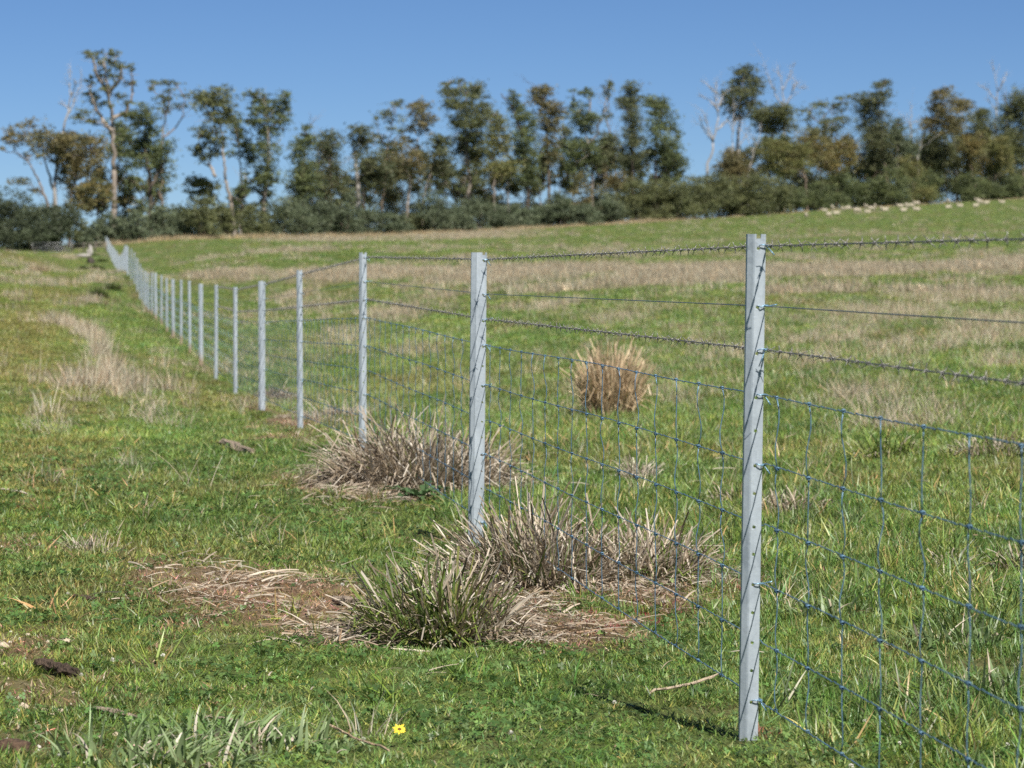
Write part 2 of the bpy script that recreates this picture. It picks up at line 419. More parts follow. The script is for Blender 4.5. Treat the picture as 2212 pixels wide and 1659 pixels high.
# ------------------------------------------------------------------ ground sheet
def build_ground():
    ny, nx = 430, 300
    s = np.linspace(0, 1, ny); Y = -8 + 10 * s + 1900 * np.sinh(6.2 * s) / math.sinh(6.2)
    c = np.linspace(-1, 1, nx); c = np.sinh(c * 2.3) / math.sinh(2.3)
    YY = np.repeat(Y[:, None], nx, 1); XX = c[None, :] * (np.maximum(YY, 0) * .8 + 14)
    Z = terrain(XX, YY)
    V = np.stack([XX, YY, Z], -1).reshape(-1, 3)
    i = (np.arange(ny - 1)[:, None] * nx + np.arange(nx - 1)[None]).ravel()
    Fq = np.stack([i, i + 1, i + nx + 1, i + nx], 1)
    me = bpy.data.meshes.new('paddock_ground')
    me.vertices.add(len(V)); me.vertices.foreach_set('co', V.astype(np.float32).ravel())
    me.loops.add(Fq.size); me.loops.foreach_set('vertex_index', Fq.ravel().astype(np.int32))
    me.polygons.add(len(Fq)); me.polygons.foreach_set('loop_start', (np.arange(len(Fq)) * 4).astype(np.int32))
    me.polygons.foreach_set('use_smooth', np.ones(len(Fq), bool))
    me.update(calc_edges=True)
    for nm, fn in (('dry', dry_m), ('soil', soil_m), ('moss', moss_m)):
        a = me.attributes.new(nm, 'FLOAT', 'POINT')
        a.data.foreach_set('value', fn(V[:, 0], V[:, 1]).astype(np.float32))
    me.materials.append(M_GROUND)
    tag(link('ground', me), kind='structure')
build_ground()

# ------------------------------------------------------------------ the fence
POST_PX = [1621, 1028, 783, 648, 565, 508, 466, 433.6, 410, 391, 374, 360.5, 348.6, 336.5, 328, 320.5, 314, 308, 302.5, 296.6, 290.5, 284, 277]
def fence_depth(i): return 3.35 + 2.456 * i
posts = []   # (x, y, ground z, wide)
E = np.array([.69, -5.06]); E /= np.linalg.norm(E)       # along the fence, towards the camera
U = np.array([-E[1], E[0]])                                # across it, towards the paddock
n_post = 53
for i in range(-1, n_post):
    d = fence_depth(i)
    if i < 0: x = (POST_PX[0] - CX) / F * fence_depth(0) * K + .69
    elif i < len(POST_PX): x = (POST_PX[i] - CX) / F * d * K
    else:
        px = 277 + (230 - 277) * ((i - 22) / (52 - 22)) ** .9; x = (px - CX) / F * d * K
    posts.append((x, d * K, tz(x, d * K), i % 3 == 1))
WIRE_H = [1.123, .987, .888, .787, .630, .492, .358, .226, .092]
def post_mesh(name, half, wide, mat):
    H = 1.15; DIG = .18
    u = ([-half, -half, -half * .42, -half * .25, -half * .10, half * .42, half] if wide is False else
         [-half, -half, -half * .42, -half * .36, half * .42, half * .42 + .011, half])
    hole_c = 4
    w = [-.022, -.007, .0015, .003, .0026, .0016, -.001]
    holes = [1.118, .985, .880, .780, .705, .626, .563, .487, .425, .356, .292, .224, .160, .088]
    hw = u[hole_c + 1] - u[hole_c]
    zs = [-DIG]
    for h in sorted(holes): zs += [h - hw / 2, h + hw / 2]
    zs += [H - .010, H]
    V = []; Fc = []
    def vid(j, k): return j * len(zs) + k
    for j in range(7):
        for k in range(len(zs)): V.append((u[j], -w[j], zs[k]))
    for j in range(6):
        for k in range(len(zs) - 1):
            hole = j == hole_c and k % 2 == 1 and k < 2 * len(holes)
            a, b, c, d = vid(j, k), vid(j + 1, k), vid(j + 1, k + 1), vid(j, k + 1)
            if j == hole_c and k == len(zs) - 2: continue          # the notch in the top
            if not hole: Fc.append((a, b, c, d)); continue
            cu = (u[j] + u[j + 1]) / 2; cw = (w[j] + w[j + 1]) / 2; cz = (zs[k] + zs[k + 1]) / 2
            o = len(V); r = .0042
            for q in range(8):
                an = math.pi / 8 + q * math.pi / 4
                V.append((cu + r * math.cos(an), -cw, cz + r * math.sin(an)))
            # octagon points: 0,1 right-top ... 7 right-bottom
            Fc += [(b, c, o + 0, o + 7), (c, d, o + 2, o + 1), (d, a, o + 4, o + 3), (a, b, o + 6, o + 5),
                   (c, o + 1, o + 0), (d, o + 3, o + 2), (a, o + 5, o + 4), (b, o + 7, o + 6)]
    me = bpy.data.meshes.new(name); me.from_pydata(V, [], Fc); me.materials.append(mat); me.update()
    return me
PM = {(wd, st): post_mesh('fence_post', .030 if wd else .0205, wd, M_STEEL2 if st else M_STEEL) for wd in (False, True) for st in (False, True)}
fence = empty('wire_fence', tuple(posts[1][:3]), 'long galvanised steel post fence with blue netting and two barbed strands', 'fence')
FO = Vector(posts[1][:3])
ANG = math.atan2(U[1], U[0])
LEAN = {0: .013, 1: .012, 2: .004, 3: -.002, 4: .003}
def tie_mesh(v):
    r = random.Random(v); mb = MB()
    # from the hole, across the face to the edge, one and a half turns about the wire, then a tail
    he = .0205
    pts = [(-he * .75, .004, 0), (-he * .75, -.006, 0.001), (-he * .5, -.0075, .001 + r.uniform(-.004, .002)), (-.003, -.0075, r.uniform(-.004, .004))]
    zz = pts[-1][2]
    for k in range(14):
        a = -math.pi / 2 + k / 13 * math.pi * 3.1
        pts.append((.003 + .0048 * math.cos(a) , .0048 * math.sin(a) - .002 * (k / 13) - .003 * (k / 13), zz * (1 - k / 13) ))
    ta = r.uniform(-2.2, .9)
    for k in range(1, 4): pts.append((pts[17][0] + .010 * k * math.cos(ta) * .8, pts[17][1] - .004 * k, pts[17][2] + .009 * k * math.sin(ta)))
    mb.tube(pts, .00135, 5)
    return mb.mesh('wire_tie', M_TIE, True)
TIES = [tie_mesh(i) for i in range(6)]
edge = []
for k, (x, y, z, wide) in enumerate(posts):
    i = k - 1
    half = .030 if wide else .0205
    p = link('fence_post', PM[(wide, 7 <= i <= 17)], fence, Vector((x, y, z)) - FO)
    ln = LEAN.get(i, random.uniform(-.008, .008))
    p.rotation_euler = (random.uniform(-.006, .006) if i > 1 else 0, ln, ANG + random.uniform(-.05, .05) * (i > 1))
    so = p.modifiers.new('sheet', 'SOLIDIFY'); so.thickness = .0026; so.offset = -1
    if wide: p['label'] = 'wider post of folded galvanised sheet'
    e = []
    for h in WIRE_H:
        e.append((x + U[0] * (half + .0035) + ln * h, y + U[1] * (half + .0035), z + h))
    edge.append(e)
    if i <= 6:
        for q, wi in enumerate((0, 1, 2, 3, 4, 6, 8)):
            t = link('wire_tie', TIES[(i * 3 + q) % 6], p, (half, 0, WIRE_H[wi]))
            t.rotation_euler = (random.uniform(-.15, .15), 0, 0)
edge = np.array(edge)     # post, wire, xyz
def seg_pts(a, b, n): t = np.linspace(0, 1, n + 1)[:-1, None]; return a + (b - a) * t
# ---- strands (origin at first post)
fo = np.array(FO)
def strand(w, kind):
    mb = MB()
    if kind == 'barbed':
        near = []
        for k in range(0, 7): near.append(seg_pts(edge[k, w], edge[k + 1, w], 420 if k < 4 else 200))
        P = np.concatenate(near + [edge[7:8, w]]) - fo
        L = np.concatenate([[0], np.cumsum(np.linalg.norm(np.diff(P, axis=0), axis=1))])
        for ph in (0, math.pi):
            a = L / .055 * 2 * math.pi + ph
            Q = P.copy(); Q[:, 0] += .0014 * np.cos(a) * U[0]; Q[:, 1] += .0014 * np.cos(a) * U[1]; Q[:, 2] += .0014 * np.sin(a)
            mb.tube(Q, .00105, 4)
        mb.tube(edge[7:, w] - fo, .002, 4)
        return mb.mesh('barbed_wire', M_BARBED, True)
    if kind == 'plain':
        mb.tube(edge[:, w] - fo, .0013, 5)
        return mb.mesh('plain_wire', M_PLAIN, True)
    P = []
    for k in range(0, 7):
        s = seg_pts(edge[k, w], edge[k + 1, w], 272 if k < 5 else 68)
        n = len(s); q = np.arange(n)
        s = s.copy(); s[:, 2] += .0017 * np.where(q % 8 == 3, 1, np.where(q % 8 == 4, -1, 0)) * (k < 5) + .003 * np.sin(np.pi * q / n * 3 + w)
        P.append(s)
    P = np.concatenate(P + [edge[7:, w]]) - fo
    mb.tube(P, .0015 if w in (3, 8) else .00135, 5)
    return mb.mesh('line_wire', M_NETTING, True)
def wire_pt(k, t, w): return edge[k, w] + (edge[k + 1, w] - edge[k, w]) * t
def barb_geo(mb, c, r, s=1.0):
    ax = np.array([E[0], E[1], 0]); uu = np.array([U[0], U[1], 0]); zz = np.array([0, 0, 1.0])
    a0 = r.uniform(0, math.pi)
    for q in range(4):
        a = a0 + q * math.pi / 2 + r.uniform(-.3, .3)
        d = uu * math.cos(a) + zz * math.sin(a)
        of = (q % 2 - .5) * .006
        tip = d * (.0145 * s) + ax * (of + r.uniform(-.008, .008))
        mb.tube([c + ax * of + d * .002, c + ax * of + d * .006, c + tip], [.0010, .0010, .0007], 4)
    th = np.linspace(0, 4 * math.pi, 15)
    mb.tube([c + ax * ((t / (4 * math.pi)) - .5) * .008 + .0034 * (uu * math.cos(t) + zz * math.sin(t)) for t in th], .0010, 4)
BARBS = []
for v in range(10):
    mb = MB(); barb_geo(mb, np.zeros(3), random.Random(100 + v)); BARBS.append(mb.mesh('barb', M_BARBED, True))
for w, nm, kd in ((0, 'barbed_wire', 'barbed'), (1, 'plain_wire', 'plain'), (2, 'barbed_wire', 'barbed')):
    o = link(nm, strand(w, kd), fence)
    if kd != 'barbed': continue
    o['label'] = 'top strand of barbed wire' if w == 0 else 'second strand of barbed wire'
    far = MB(); rr = random.Random(w)
    for k in range(0, 7):
        L = np.linalg.norm(edge[k + 1, w] - edge[k, w]); nb = int(L / .1)
        for b in range(nb):
            t = (b + .5 + rr.uniform(-.18, .18)) / nb
            c = wire_pt(k, t, w) - fo
            if k < 3:
                q = link('barb', BARBS[rr.randrange(10)], o, tuple(c)); q.rotation_euler = (rr.uniform(-.2, .2), rr.uniform(-.2, .2), rr.choice((0, math.pi)) )
            else: barb_geo(far, c, rr, 1.1)
    q = link('barb', far.mesh('barb_row', M_BARBED), o); q['kind'] = 'stuff'
for w in range(3, 9): link('line_wire', strand(w, 'net'), fence)
# ---- stays: vertical wires knotted to each line wire
def stay_geo(mb, hs, r, detail=True, base=np.zeros(3), wd=.0013):
    uu = np.array([U[0], U[1], 0]); ax = np.array([E[0], E[1], 0])
    for q in range(5):
        z1, z0 = hs[q], hs[q + 1]
        if detail:
            n = 7; t = np.linspace(0, 1, n); b = r.uniform(-.006, .006); b2 = r.uniform(-.010, .010)
            P = np.array([base + ax * (b2 * math.sin(math.pi * s) + .0035 * (1 if s < .5 else -1) * (abs(s - .5) > .42)) + uu * (b * math.sin(math.pi * s * 2)) + np.array([0, 0, z1 + (z0 - z1) * s]) for s in t])
            mb.tube(P, wd, 5)
        else: mb.tube([base + np.array([0, 0, z1]), base + np.array([0, 0, z0])], wd, 3)
    for q in range(6):
        c = base + np.array([0, 0, hs[q]])
        if detail:
            th = np.linspace(0, 5 * math.pi, 16)
            for sg in ((-1, 1) if 0 < q < 5 else (1,)):
                mb.tube([c + ax * sg * ((t / (5 * math.pi)) * .009) + .0034 * (uu * math.cos(t) + np.array([0, 0, 1]) * math.sin(t)) for t in th], .0014, 4)
        else:
            mb.tube([c + ax * -.006, c + ax * .006], .0035, 4)
NET_H = [WIRE_H[w] for w in range(3, 9)]
H_OF = [h - NET_H[5] for h in NET_H]
STAYS = []
for v in range(8):
    mb = MB(); stay_geo(mb, H_OF, random.Random(300 + v)); STAYS.append(mb.mesh('stay_wire', M_NETTING, True))
FARSTAY = []
for v in range(3):
    mb = MB(); stay_geo(mb, H_OF, random.Random(400 + v), False); FARSTAY.append(mb.mesh('stay_wire', M_NETTING, True))
n_st = 0; rest = MB(); rr = random.Random(5)
for k in range(0, n_post - 1):
    n = 17
    for b in range(n):
        t = (b + .45) / n
        lo = wire_pt(k, t, 8)
        c = lo - fo
        if n_st < 300 and k < 18:
            q = link('stay_wire', STAYS[rr.randrange(8)] if k < 6 else FARSTAY[rr.randrange(3)], fence, tuple(c)); n_st += 1
            if rr.random() < .5: q.rotation_euler = (0, 0, math.pi)
        elif k < 26: stay_geo(rest, H_OF, rr, False, c)
q = link('stay_wire', rest.mesh('far_stay_wires', M_NETTING), fence); q['kind'] = 'stuff'

# ------------------------------------------------------------------ scattered ground plants (geometry-node instances on points)
SRC = bpy.data.collections.new('plant_sources')
def blades(n, rad, len_r, wid_r, lean_r, seg=3, seed=0, cut=False, jitter=.25, flat=0.0, hollow=0):
    """n curved tapering blades as arrays of vertices (n, 2*seg+1 or 2*seg+2, 3) and brightness"""
    r = np.random.default_rng(seed)
    th = r.uniform(0, 2 * np.pi, n); rr = rad * np.sqrt(r.uniform(hollow, 1, n))
    bx = rr * np.cos(th); by = rr * np.sin(th)
    L = r.uniform(*len_r, n); W = r.uniform(*wid_r, n)
    ph = th + r.normal(0, .9, n)
    l0 = r.uniform(lean_r[0], lean_r[1], n) * (.35 + .65 * rr / max(rad, 1e-6)); bend = r.uniform(.1, .9, n)
    k = 2 * seg + (2 if cut else 1)
    V = np.zeros((n, k, 3)); px, py, pz = bx.copy(), by.copy(), np.zeros(n)
    yaw = ph + np.pi / 2 + r.normal(0, .6, n)
    for s in range(seg + 1):
        t = s / seg
        w = W * (1 - .75 * t ** 1.6) * .5 if not cut else W * (1 - .3 * t) * .5
        if s == seg and not cut:
            V[:, 2 * seg] = np.stack([px, py, pz], 1)
        else:
            V[:, 2 * s] = np.stack([px - w * np.cos(yaw), py - w * np.sin(yaw), pz], 1)
            V[:, 2 * s + 1] = np.stack([px + w * np.cos(yaw), py + w * np.sin(yaw), pz], 1)
        a = l0 + bend * t
        st = L / seg
        px = px + st * np.sin(a) * np.cos(ph); py = py + st * np.sin(a) * np.sin(ph); pz = pz + st * np.cos(a)
    V[:, :, 2] = np.maximum(V[:, :, 2], .002) if flat == 0 else V[:, :, 2]
    faces = [(2 * s, 2 * s + 1, 2 * s + 3, 2 * s + 2) for s in range(seg - (0 if cut else 1))]
    if not cut: faces.append((2 * seg - 2, 2 * seg - 1, 2 * seg))
    br = np.clip(r.normal(1, jitter * 1.25, n), .4, 1.8)
    return V, faces, br, k, r
def src(mesh, name):
    o = bpy.data.objects.new(name, mesh); SRC.objects.link(o); return o
def variant_collection(name, meshes):
    c = bpy.data.collections.new(name)
    for i, m in enumerate(meshes):
        o = bpy.data.objects.new(name + '_%02d' % i, m); c.objects.link(o)
    return c
def tuft_set(name, nv, n, rad, len_r, wid_r, lean_r, seg=3, mat=None, cut=False, mix=None, seed0=0, hollow=0):
    ms = []
    for v in range(nv):
        V, fc, br, k, r = blades(n, rad, len_r, wid_r, lean_r, seg, seed0 + v, cut, hollow=hollow)
        C = br[:, None] * np.ones(3)
        hue = r.normal(0, .10, n); C[:, 0] *= 1 + hue; C[:, 2] *= 1 - hue * .5
        if mix:   # some blades of another colour, as a factor
            pick = r.random(n) < mix[0]; C[pick] *= np.array(mix[1])
        ms.append(poly_mesh(name, V, C, mat, k, fc))
    return variant_collection(name, ms)
def clover_set(name, nv, n, rad, mat, seed0=0, size=(.006, .011)):
    ms = []
    for v in range(nv):
        r = np.random.default_rng(seed0 + v); VV = []; CC = []
        for q in range(n):
            a = r.uniform(0, 2 * np.pi); rr = rad * math.sqrt(r.random()); c = np.array([rr * math.cos(a), rr * math.sin(a), r.uniform(.006, .020)])
            s = r.uniform(*size); nx = r.normal(0, .35); ny = r.normal(0, .35); b = np.clip(r.normal(1, .2), .5, 1.5); a0 = r.uniform(0, 2)
            for k3 in range(3):
                aa = a0 + k3 * 2.094; d = np.array([math.cos(aa), math.sin(aa)]); e = np.array([-d[1], d[0]])
                P = [d * 0, d * s * .6 + e * s * .55, d * s * 1.15 + e * s * .35, d * s * 1.02, d * s * 1.15 - e * s * .35, d * s * .6 - e * s * .55]
                VV.append([[c[0] + p[0], c[1] + p[1], c[2] + nx * p[0] + ny * p[1]] for p in P]); CC.append([b * .9, b, b * .95])
        ms.append(poly_mesh(name, np.array(VV), np.array(CC), mat, 6))
    return variant_collection(name, ms)

def scatter(name, coll, nv, P, rot, scl, tint, kind='stuff', label=None):
    me = bpy.data.meshes.new(name)
    n = len(P)
    me.vertices.add(n); me.vertices.foreach_set('co', P.astype(np.float32).ravel())
    a = me.attributes.new('rot', 'FLOAT_VECTOR', 'POINT'); a.data.foreach_set('vector', rot.astype(np.float32).ravel())
    a = me.attributes.new('scl', 'FLOAT_VECTOR', 'POINT'); a.data.foreach_set('vector', scl.astype(np.float32).ravel())
    a = me.attributes.new('var', 'INT', 'POINT'); a.data.foreach_set('value', RNG.integers(0, nv, n).astype(np.int32))
    a = me.attributes.new('tint', 'FLOAT_COLOR', 'POINT'); t = np.ones((n, 4), np.float32); t[:, :3] = tint; a.data.foreach_set('color', t.ravel())
    o = link(name, me)
    ng = bpy.data.node_groups.new(name + '_scatter', 'GeometryNodeTree')
    ng.interface.new_socket('Geometry', in_out='INPUT', socket_type='NodeSocketGeometry')
    ng.interface.new_socket('Geometry', in_out='OUTPUT', socket_type='NodeSocketGeometry')
    nd = ng.nodes; L = ng.links
    gi = nd.new('NodeGroupInput'); go = nd.new('NodeGroupOutput')
    mp = nd.new('GeometryNodeMeshToPoints'); ip = nd.new('GeometryNodeInstanceOnPoints')
    ci = nd.new('GeometryNodeCollectionInfo'); ci.inputs['Collection'].default_value = coll
    ci.inputs['Separate Children'].default_value = True; ci.inputs['Reset Children'].default_value = True
    def attr(nm, ty):
        x = nd.new('GeometryNodeInputNamedAttribute'); x.data_type = ty; x.inputs['Name'].default_value = nm; return x.outputs['Attribute']
    er = nd.new('FunctionNodeEulerToRotation')
    L.new(gi.outputs[0], mp.inputs['Mesh']); L.new(mp.outputs[0], ip.inputs['Points']); L.new(ci.outputs[0], ip.inputs['Instance'])
    ip.inputs['Pick Instance'].default_value = True
    L.new(attr('var', 'INT'), ip.inputs['Instance Index'])
    L.new(attr('rot', 'FLOAT_VECTOR'), er.inputs[0]); L.new(er.outputs[0], ip.inputs['Rotation'])
    L.new(attr('scl', 'FLOAT_VECTOR'), ip.inputs['Scale'])
    L.new(ip.outputs[0], go.inputs[0])
    m = o.modifiers.new('scatter', 'NODES'); m.node_group = ng
    tag(o, label, None, None, kind)
    return o

HW = 1106 / F * 1.22       # half width of the planted fan for each metre of depth, a little wider than the view
def sample(y0, y1, dens, seed, extra=1.0):
    """points spread over the fan between two depths, dens per square metre"""
    r = np.random.default_rng(seed)
    area = HW * (y1 * y1 - y0 * y0) + 2 * extra * (y1 - y0)
    n = int(area * dens)
    Y = np.sqrt(r.uniform(y0 * y0, y1 * y1, n)); X = r.uniform(-1, 1, n) * (HW * Y + extra)
    return X, Y, r
def finish(X, Y, r, s0, s1, tilt=.12, zs=(.8, 1.3)):
    n = len(X); Z = terrain(X, Y)
    P = np.stack([X, Y, Z - .003], 1)
    rot = np.stack([r.normal(0, tilt, n), r.normal(0, tilt, n), r.uniform(0, 2 * np.pi, n)], 1)
    s = r.uniform(s0, s1, n); scl = np.stack([s, s, s * r.uniform(*zs, n)], 1)
    return P, rot, scl
FENCE_X = lambda Y: np.interp(Y, [p[1] for p in posts], [p[0] for p in posts])
def side(X, Y): return X - FENCE_X(Y)      # positive in the paddock, negative on the track side
GREENS = np.array([(.185, .295, .05), (.24, .325, .07), (.125, .235, .045), (.19, .28, .09), (.295, .33, .09)])
def green_tint(X, Y, r):
    n = len(X); g = GREENS[r.integers(0, len(GREENS), n)]
    k = fbm(X * .7, Y * .4, 71)[:, None]
    g = g * (.6 + .75 * k)
    g = g * (1 - .25 * sstep(.5, .7, fbm(X * 2.2, Y * 1.2, 73))[:, None] * np.array([1, .7, .6]))
    wy = (sstep(-.6, -2.5, side(X, Y)) * (.35 + .65 * fbm(X * .5, Y * .3, 97)))[:, None]; g = g * (1 + wy * np.array([.26, .10, -.05]))
    m = moss_m(X, Y)[:, None] * .85
    g = g * (1 - m * .75) + np.array([.30, .265, .09]) * m * .75
    return g * r.normal(1, .10, n)[:, None].clip(.7, 1.3)
STRAWC = np.array([(.45, .39, .27), (.40, .345, .25), (.51, .445, .32), (.35, .29, .19)])
def straw_tint(X, Y, r):
    return STRAWC[r.integers(0, 4, len(X))] * r.normal(1, .12, len(X))[:, None].clip(.65, 1.35)

LAWN = tuft_set('lawn_tuft', 10, 34, .055, (.014, .042), (.0020, .0038), (.5, 1.45), 3, M_GRASS, seed0=10, mix=(.09, (2.1, 1.4, 2.2)))
ROUGH = tuft_set('rough_tuft', 8, 22, .05, (.035, .10), (.0030, .0056), (.6, 1.4), 4, M_GRASS, seed0=40, mix=(.13, (2.5, 1.5, 2.6)))
FARTUFT = tuft_set('far_tuft', 6, 40, .16, (.04, .12), (.005, .010), (.1, .9), 2, M_GRASS, seed0=60, mix=(.12, (2.0, 1.5, 2.2)))
DRYT = tuft_set('dry_tuft', 8, 22, .07, (.08, .26), (.0022, .0045), (.05, .6), 3, M_STRAW, seed0=80)
FARDRY = tuft_set('far_dry_tuft', 6, 40, .25, (.08, .24), (.006, .012), (.05, .7), 2, M_STRAW, seed0=100)
WIDE = tuft_set('broad_tuft', 6, 12, .035, (.09, .19), (.007, .013), (.3, 1.1), 5, M_GRASS, seed0=120)
CLOV = clover_set('clover_patch', 8, 20, .075, M_GRASS, 140, (.0045, .0085))

BANKP = Patches([(150, 706, 34, 7, .8), (190, 726, 30, 11, .9), (220, 762, 20, 18, .9), (245, 805, 20, 20, .9), (285, 852, 22, 15, .7), (190, 655, 26, 6, .5), (215, 672, 16, 6, .5), (330, 900, 26, 10, .3), (110, 900, 40, 10, .2)])
def build_lawn():
    parts = []
    for (y0, y1, d, s0, s1, sd) in ((5.2, 9, 620, .7, 1.1, 1), (9, 14, 420, .75, 1.2, 2), (14, 26, 190, .85, 1.4, 3), (26, 48, 70, 1.1, 1.8, 4)):
        X, Y, r = sample(y0, y1, d, sd)
        keep = r.random(len(X)) > np.clip(soil_m(X, Y) * 1.0 + .25 * dry_m(X, Y), 0, .93)
        # more open in the worn strip of the track
        X = X[keep]; Y = Y[keep]
        P, rot, scl = finish(X, Y, r, s0, s1)
        sd_ = side(X, Y); scl[:, 2] *= np.where(sd_ > .1, 1.2, .85) * (.75 + .6 * fbm(X * 1.6, Y, 75)) * np.where((Y < 11) & (np.abs(sd_ + .45) < .75), .82, 1)
        parts.append((P, rot, scl, green_tint(X, Y, r)))
    P, rot, scl, t = [np.concatenate(a) for a in zip(*parts)]
    scatter('lawn_grass', LAWN, 10, P, rot, scl, t, label='short green grass covering the verge and the paddock')
    parts = []
    for (y0, y1, d, s0, s1, sd) in ((46, 90, 26, .8, 1.3, 11), (90, 170, 7, .9, 1.5, 12), (170, 460, 1.1, 1.1, 2.0, 13)):
        X, Y, r = sample(y0, y1, d, sd, 2)
        keep = r.random(len(X)) > np.clip(soil_m(X, Y) * .8 + .8 * dry_m(X, Y), 0, .95)
        X = X[keep]; Y = Y[keep]
        P, rot, scl = finish(X, Y, r, s0, s1, .05, (.45, .75))
        parts.append((P, rot, scl, green_tint(X, Y, r) * .92))
    P, rot, scl, t = [np.concatenate(a) for a in zip(*parts)]
    scatter('distant_grass', FARTUFT, 6, P, rot, scl, t, label='green grass of the distant paddock and track')
    # rough grass: paddock side and in clumps on the verge
    parts = []
    for (y0, y1, d, s0, s1, sd) in ((5.2, 12, 190, .7, 1.25, 21), (12, 26, 95, .8, 1.3, 22), (26, 60, 24, .9, 1.4, 23)):
        X, Y, r = sample(y0, y1, d, sd)
        cl = fbm(X * 1.5, Y * 1.0, 77); sdv = side(X, Y)
        pr = np.where(sdv > .05, sstep(.30, .62, cl) * 1.0, sstep(.50, .70, cl) * .30) * (1 - .9 * soil_m(X, Y)) * (1 - .6 * moss_m(X, Y)) * np.where((Y < 11) & (np.abs(sdv + .45) < .75), .3, 1)
        keep = r.random(len(X)) < pr
        X = X[keep]; Y = Y[keep]
        P, rot, scl = finish(X, Y, r, s0, s1, .3)
        parts.append((P, rot, scl, green_tint(X, Y, r) * .9))
    P, rot, scl, t = [np.concatenate(a) for a in zip(*parts)]
    scatter('rough_grass', ROUGH, 8, P, rot, scl, t, label='longer tangled green grass growing through the turf')
    # clover
    X, Y, r = sample(5.2, 26, 200, 31)
    cl = fbm(X * 2.3, Y * 1.4, 79)
    keep = r.random(len(X)) < (.22 + .78 * sstep(.45, .65, cl)) * np.where(side(X, Y) < .4, 1, .5) * (1 - soil_m(X, Y) * .9) * (1 - .85 * sstep(9, 24, Y)) * .72
    X = X[keep]; Y = Y[keep]; P, rot, scl = finish(X, Y, r, .8, 1.35, .1)
    tc = np.array([(.11, .19, .05), (.15, .215, .065), (.09, .155, .045)])[r.integers(0, 3, len(X))] * r.normal(1, .22, len(X))[:, None].clip(.55, 1.6)
    scatter('clover', CLOV, 8, P, rot, scl, tc, label='dark green clover leaves matted in the turf')
    # dry standing straw
    parts = []
    for (y0, y1, d, s0, s1, sd) in ((5.2, 14, 70, .5, 1.0, 41), (14, 30, 60, .6, 1.1, 42), (30, 60, 28, .8, 1.3, 43)):
        X, Y, r = sample(y0, y1, d, sd)
        dm = dry_m(X, Y)
        pr = np.clip(dm * 1.1, 0, 1) + .07 * sstep(.55, .75, fbm(X * 1.9, Y * 1.2, 83)) + .02 * (side(X, Y) > 0)
        keep = r.random(len(X)) < pr
        X = X[keep]; Y = Y[keep]; P, rot, scl = finish(X, Y, r, s0, s1, .22)
        scl[:, 2] *= np.where(Y < 14, .5, .62)
        parts.append((P, rot, scl, straw_tint(X, Y, r)))
    P, rot, scl, t = [np.concatenate(a) for a in zip(*parts)]
    scatter('dry_grass', DRYT, 8, P, rot, scl, t, label='pale dry grass stems standing in the green turf')
    # the pale bank beside the track
    X, Y, r = sample(22, 62, 80, 45)
    pr = .7 * BANKP(X, Y, 1.2) * sstep(.35, .7, fbm(X * 2.2, Y * 1.1, 89)); keep = r.random(len(X)) < pr; X = X[keep]; Y = Y[keep]
    P, rot, scl = finish(X, Y, r, .8, 1.5, .22)
    scatter('straw_bank', DRYT, 8, P, rot, scl, straw_tint(X, Y, r) * np.array([1.10, 1.08, 1.12]), label='dense bleached grass standing on the low bank beside the track')
    parts = []
    for (y0, y1, d, s0, s1, sd) in ((60, 170, 10, .6, 1.3, 51), (170, 400, .8, 1, 1.8, 52)):
        X, Y, r = sample(y0, y1, d, sd, 2)
        keep = r.random(len(X)) < dry_m(X, Y) * 1.05
        X = X[keep]; Y = Y[keep]; P, rot, scl = finish(X, Y, r, s0, s1, .1)
        parts.append((P, rot, scl, straw_tint(X, Y, r) * .92))
    P, rot, scl, t = [np.concatenate(a) for a in zip(*parts)]
    scatter('distant_dry_grass', FARDRY, 6, P, rot, scl, t, label='bands of tan dry grass across the distant paddock')
build_lawn()

# fallen straws and dead blades on the ground
def straw_pieces():
    ms = []
    for v in range(10):
        r = np.random.default_rng(500 + v); L = r.uniform(.03, .12); w = r.uniform(.0028, .0065); seg = 4
        c = r.normal(0, .13); pts = []; x = y = 0; a = 0
        for s in range(seg + 1):
            pts.append((x, y, .004 + .004 * math.sin(math.pi * s / seg))); a += c / seg; x += L / seg * math.cos(a); y += L / seg * math.sin(a)
        V = np.zeros((1, 2 * seg + 2, 3)); tw = r.uniform(-.6, .6)
        for s, p in enumerate(pts):
            ww = w * (1 - .5 * s / seg) / 2
            V[0, 2 * s] = (p[0], p[1] - ww, p[2] - ww * tw); V[0, 2 * s + 1] = (p[0], p[1] + ww, p[2] + ww * tw)
        fc = [(2 * s, 2 * s + 1, 2 * s + 3, 2 * s + 2) for s in range(seg)]
        ms.append(poly_mesh('straw', V, np.ones((1, 3)), M_STRAW, 2 * seg + 2, fc))
    return variant_collection('straw_piece', ms)
STRAWS = straw_pieces()
LITP = Patches([(560, 1285, 170, 46, .5), (400, 1240, 120, 24, .35), (740, 1365, 125, 32, 1), (860, 1370, 90, 26, 1), (1210, 1350, 170, 42, 1), (1400, 1290, 120, 30, .9), (1480, 1255, 80, 22, .9), (620, 1305, 110, 36, .45), (790, 1070, 120, 26, 1), (720, 1055, 50, 26, 1), (1040, 1010, 90, 36, .9), (680, 895, 110, 16, .9), (1320, 1255, 150, 26, .9), (470, 1250, 110, 24, .35), (1060, 1290, 120, 40, .8), (620, 862, 70, 10, .8)])
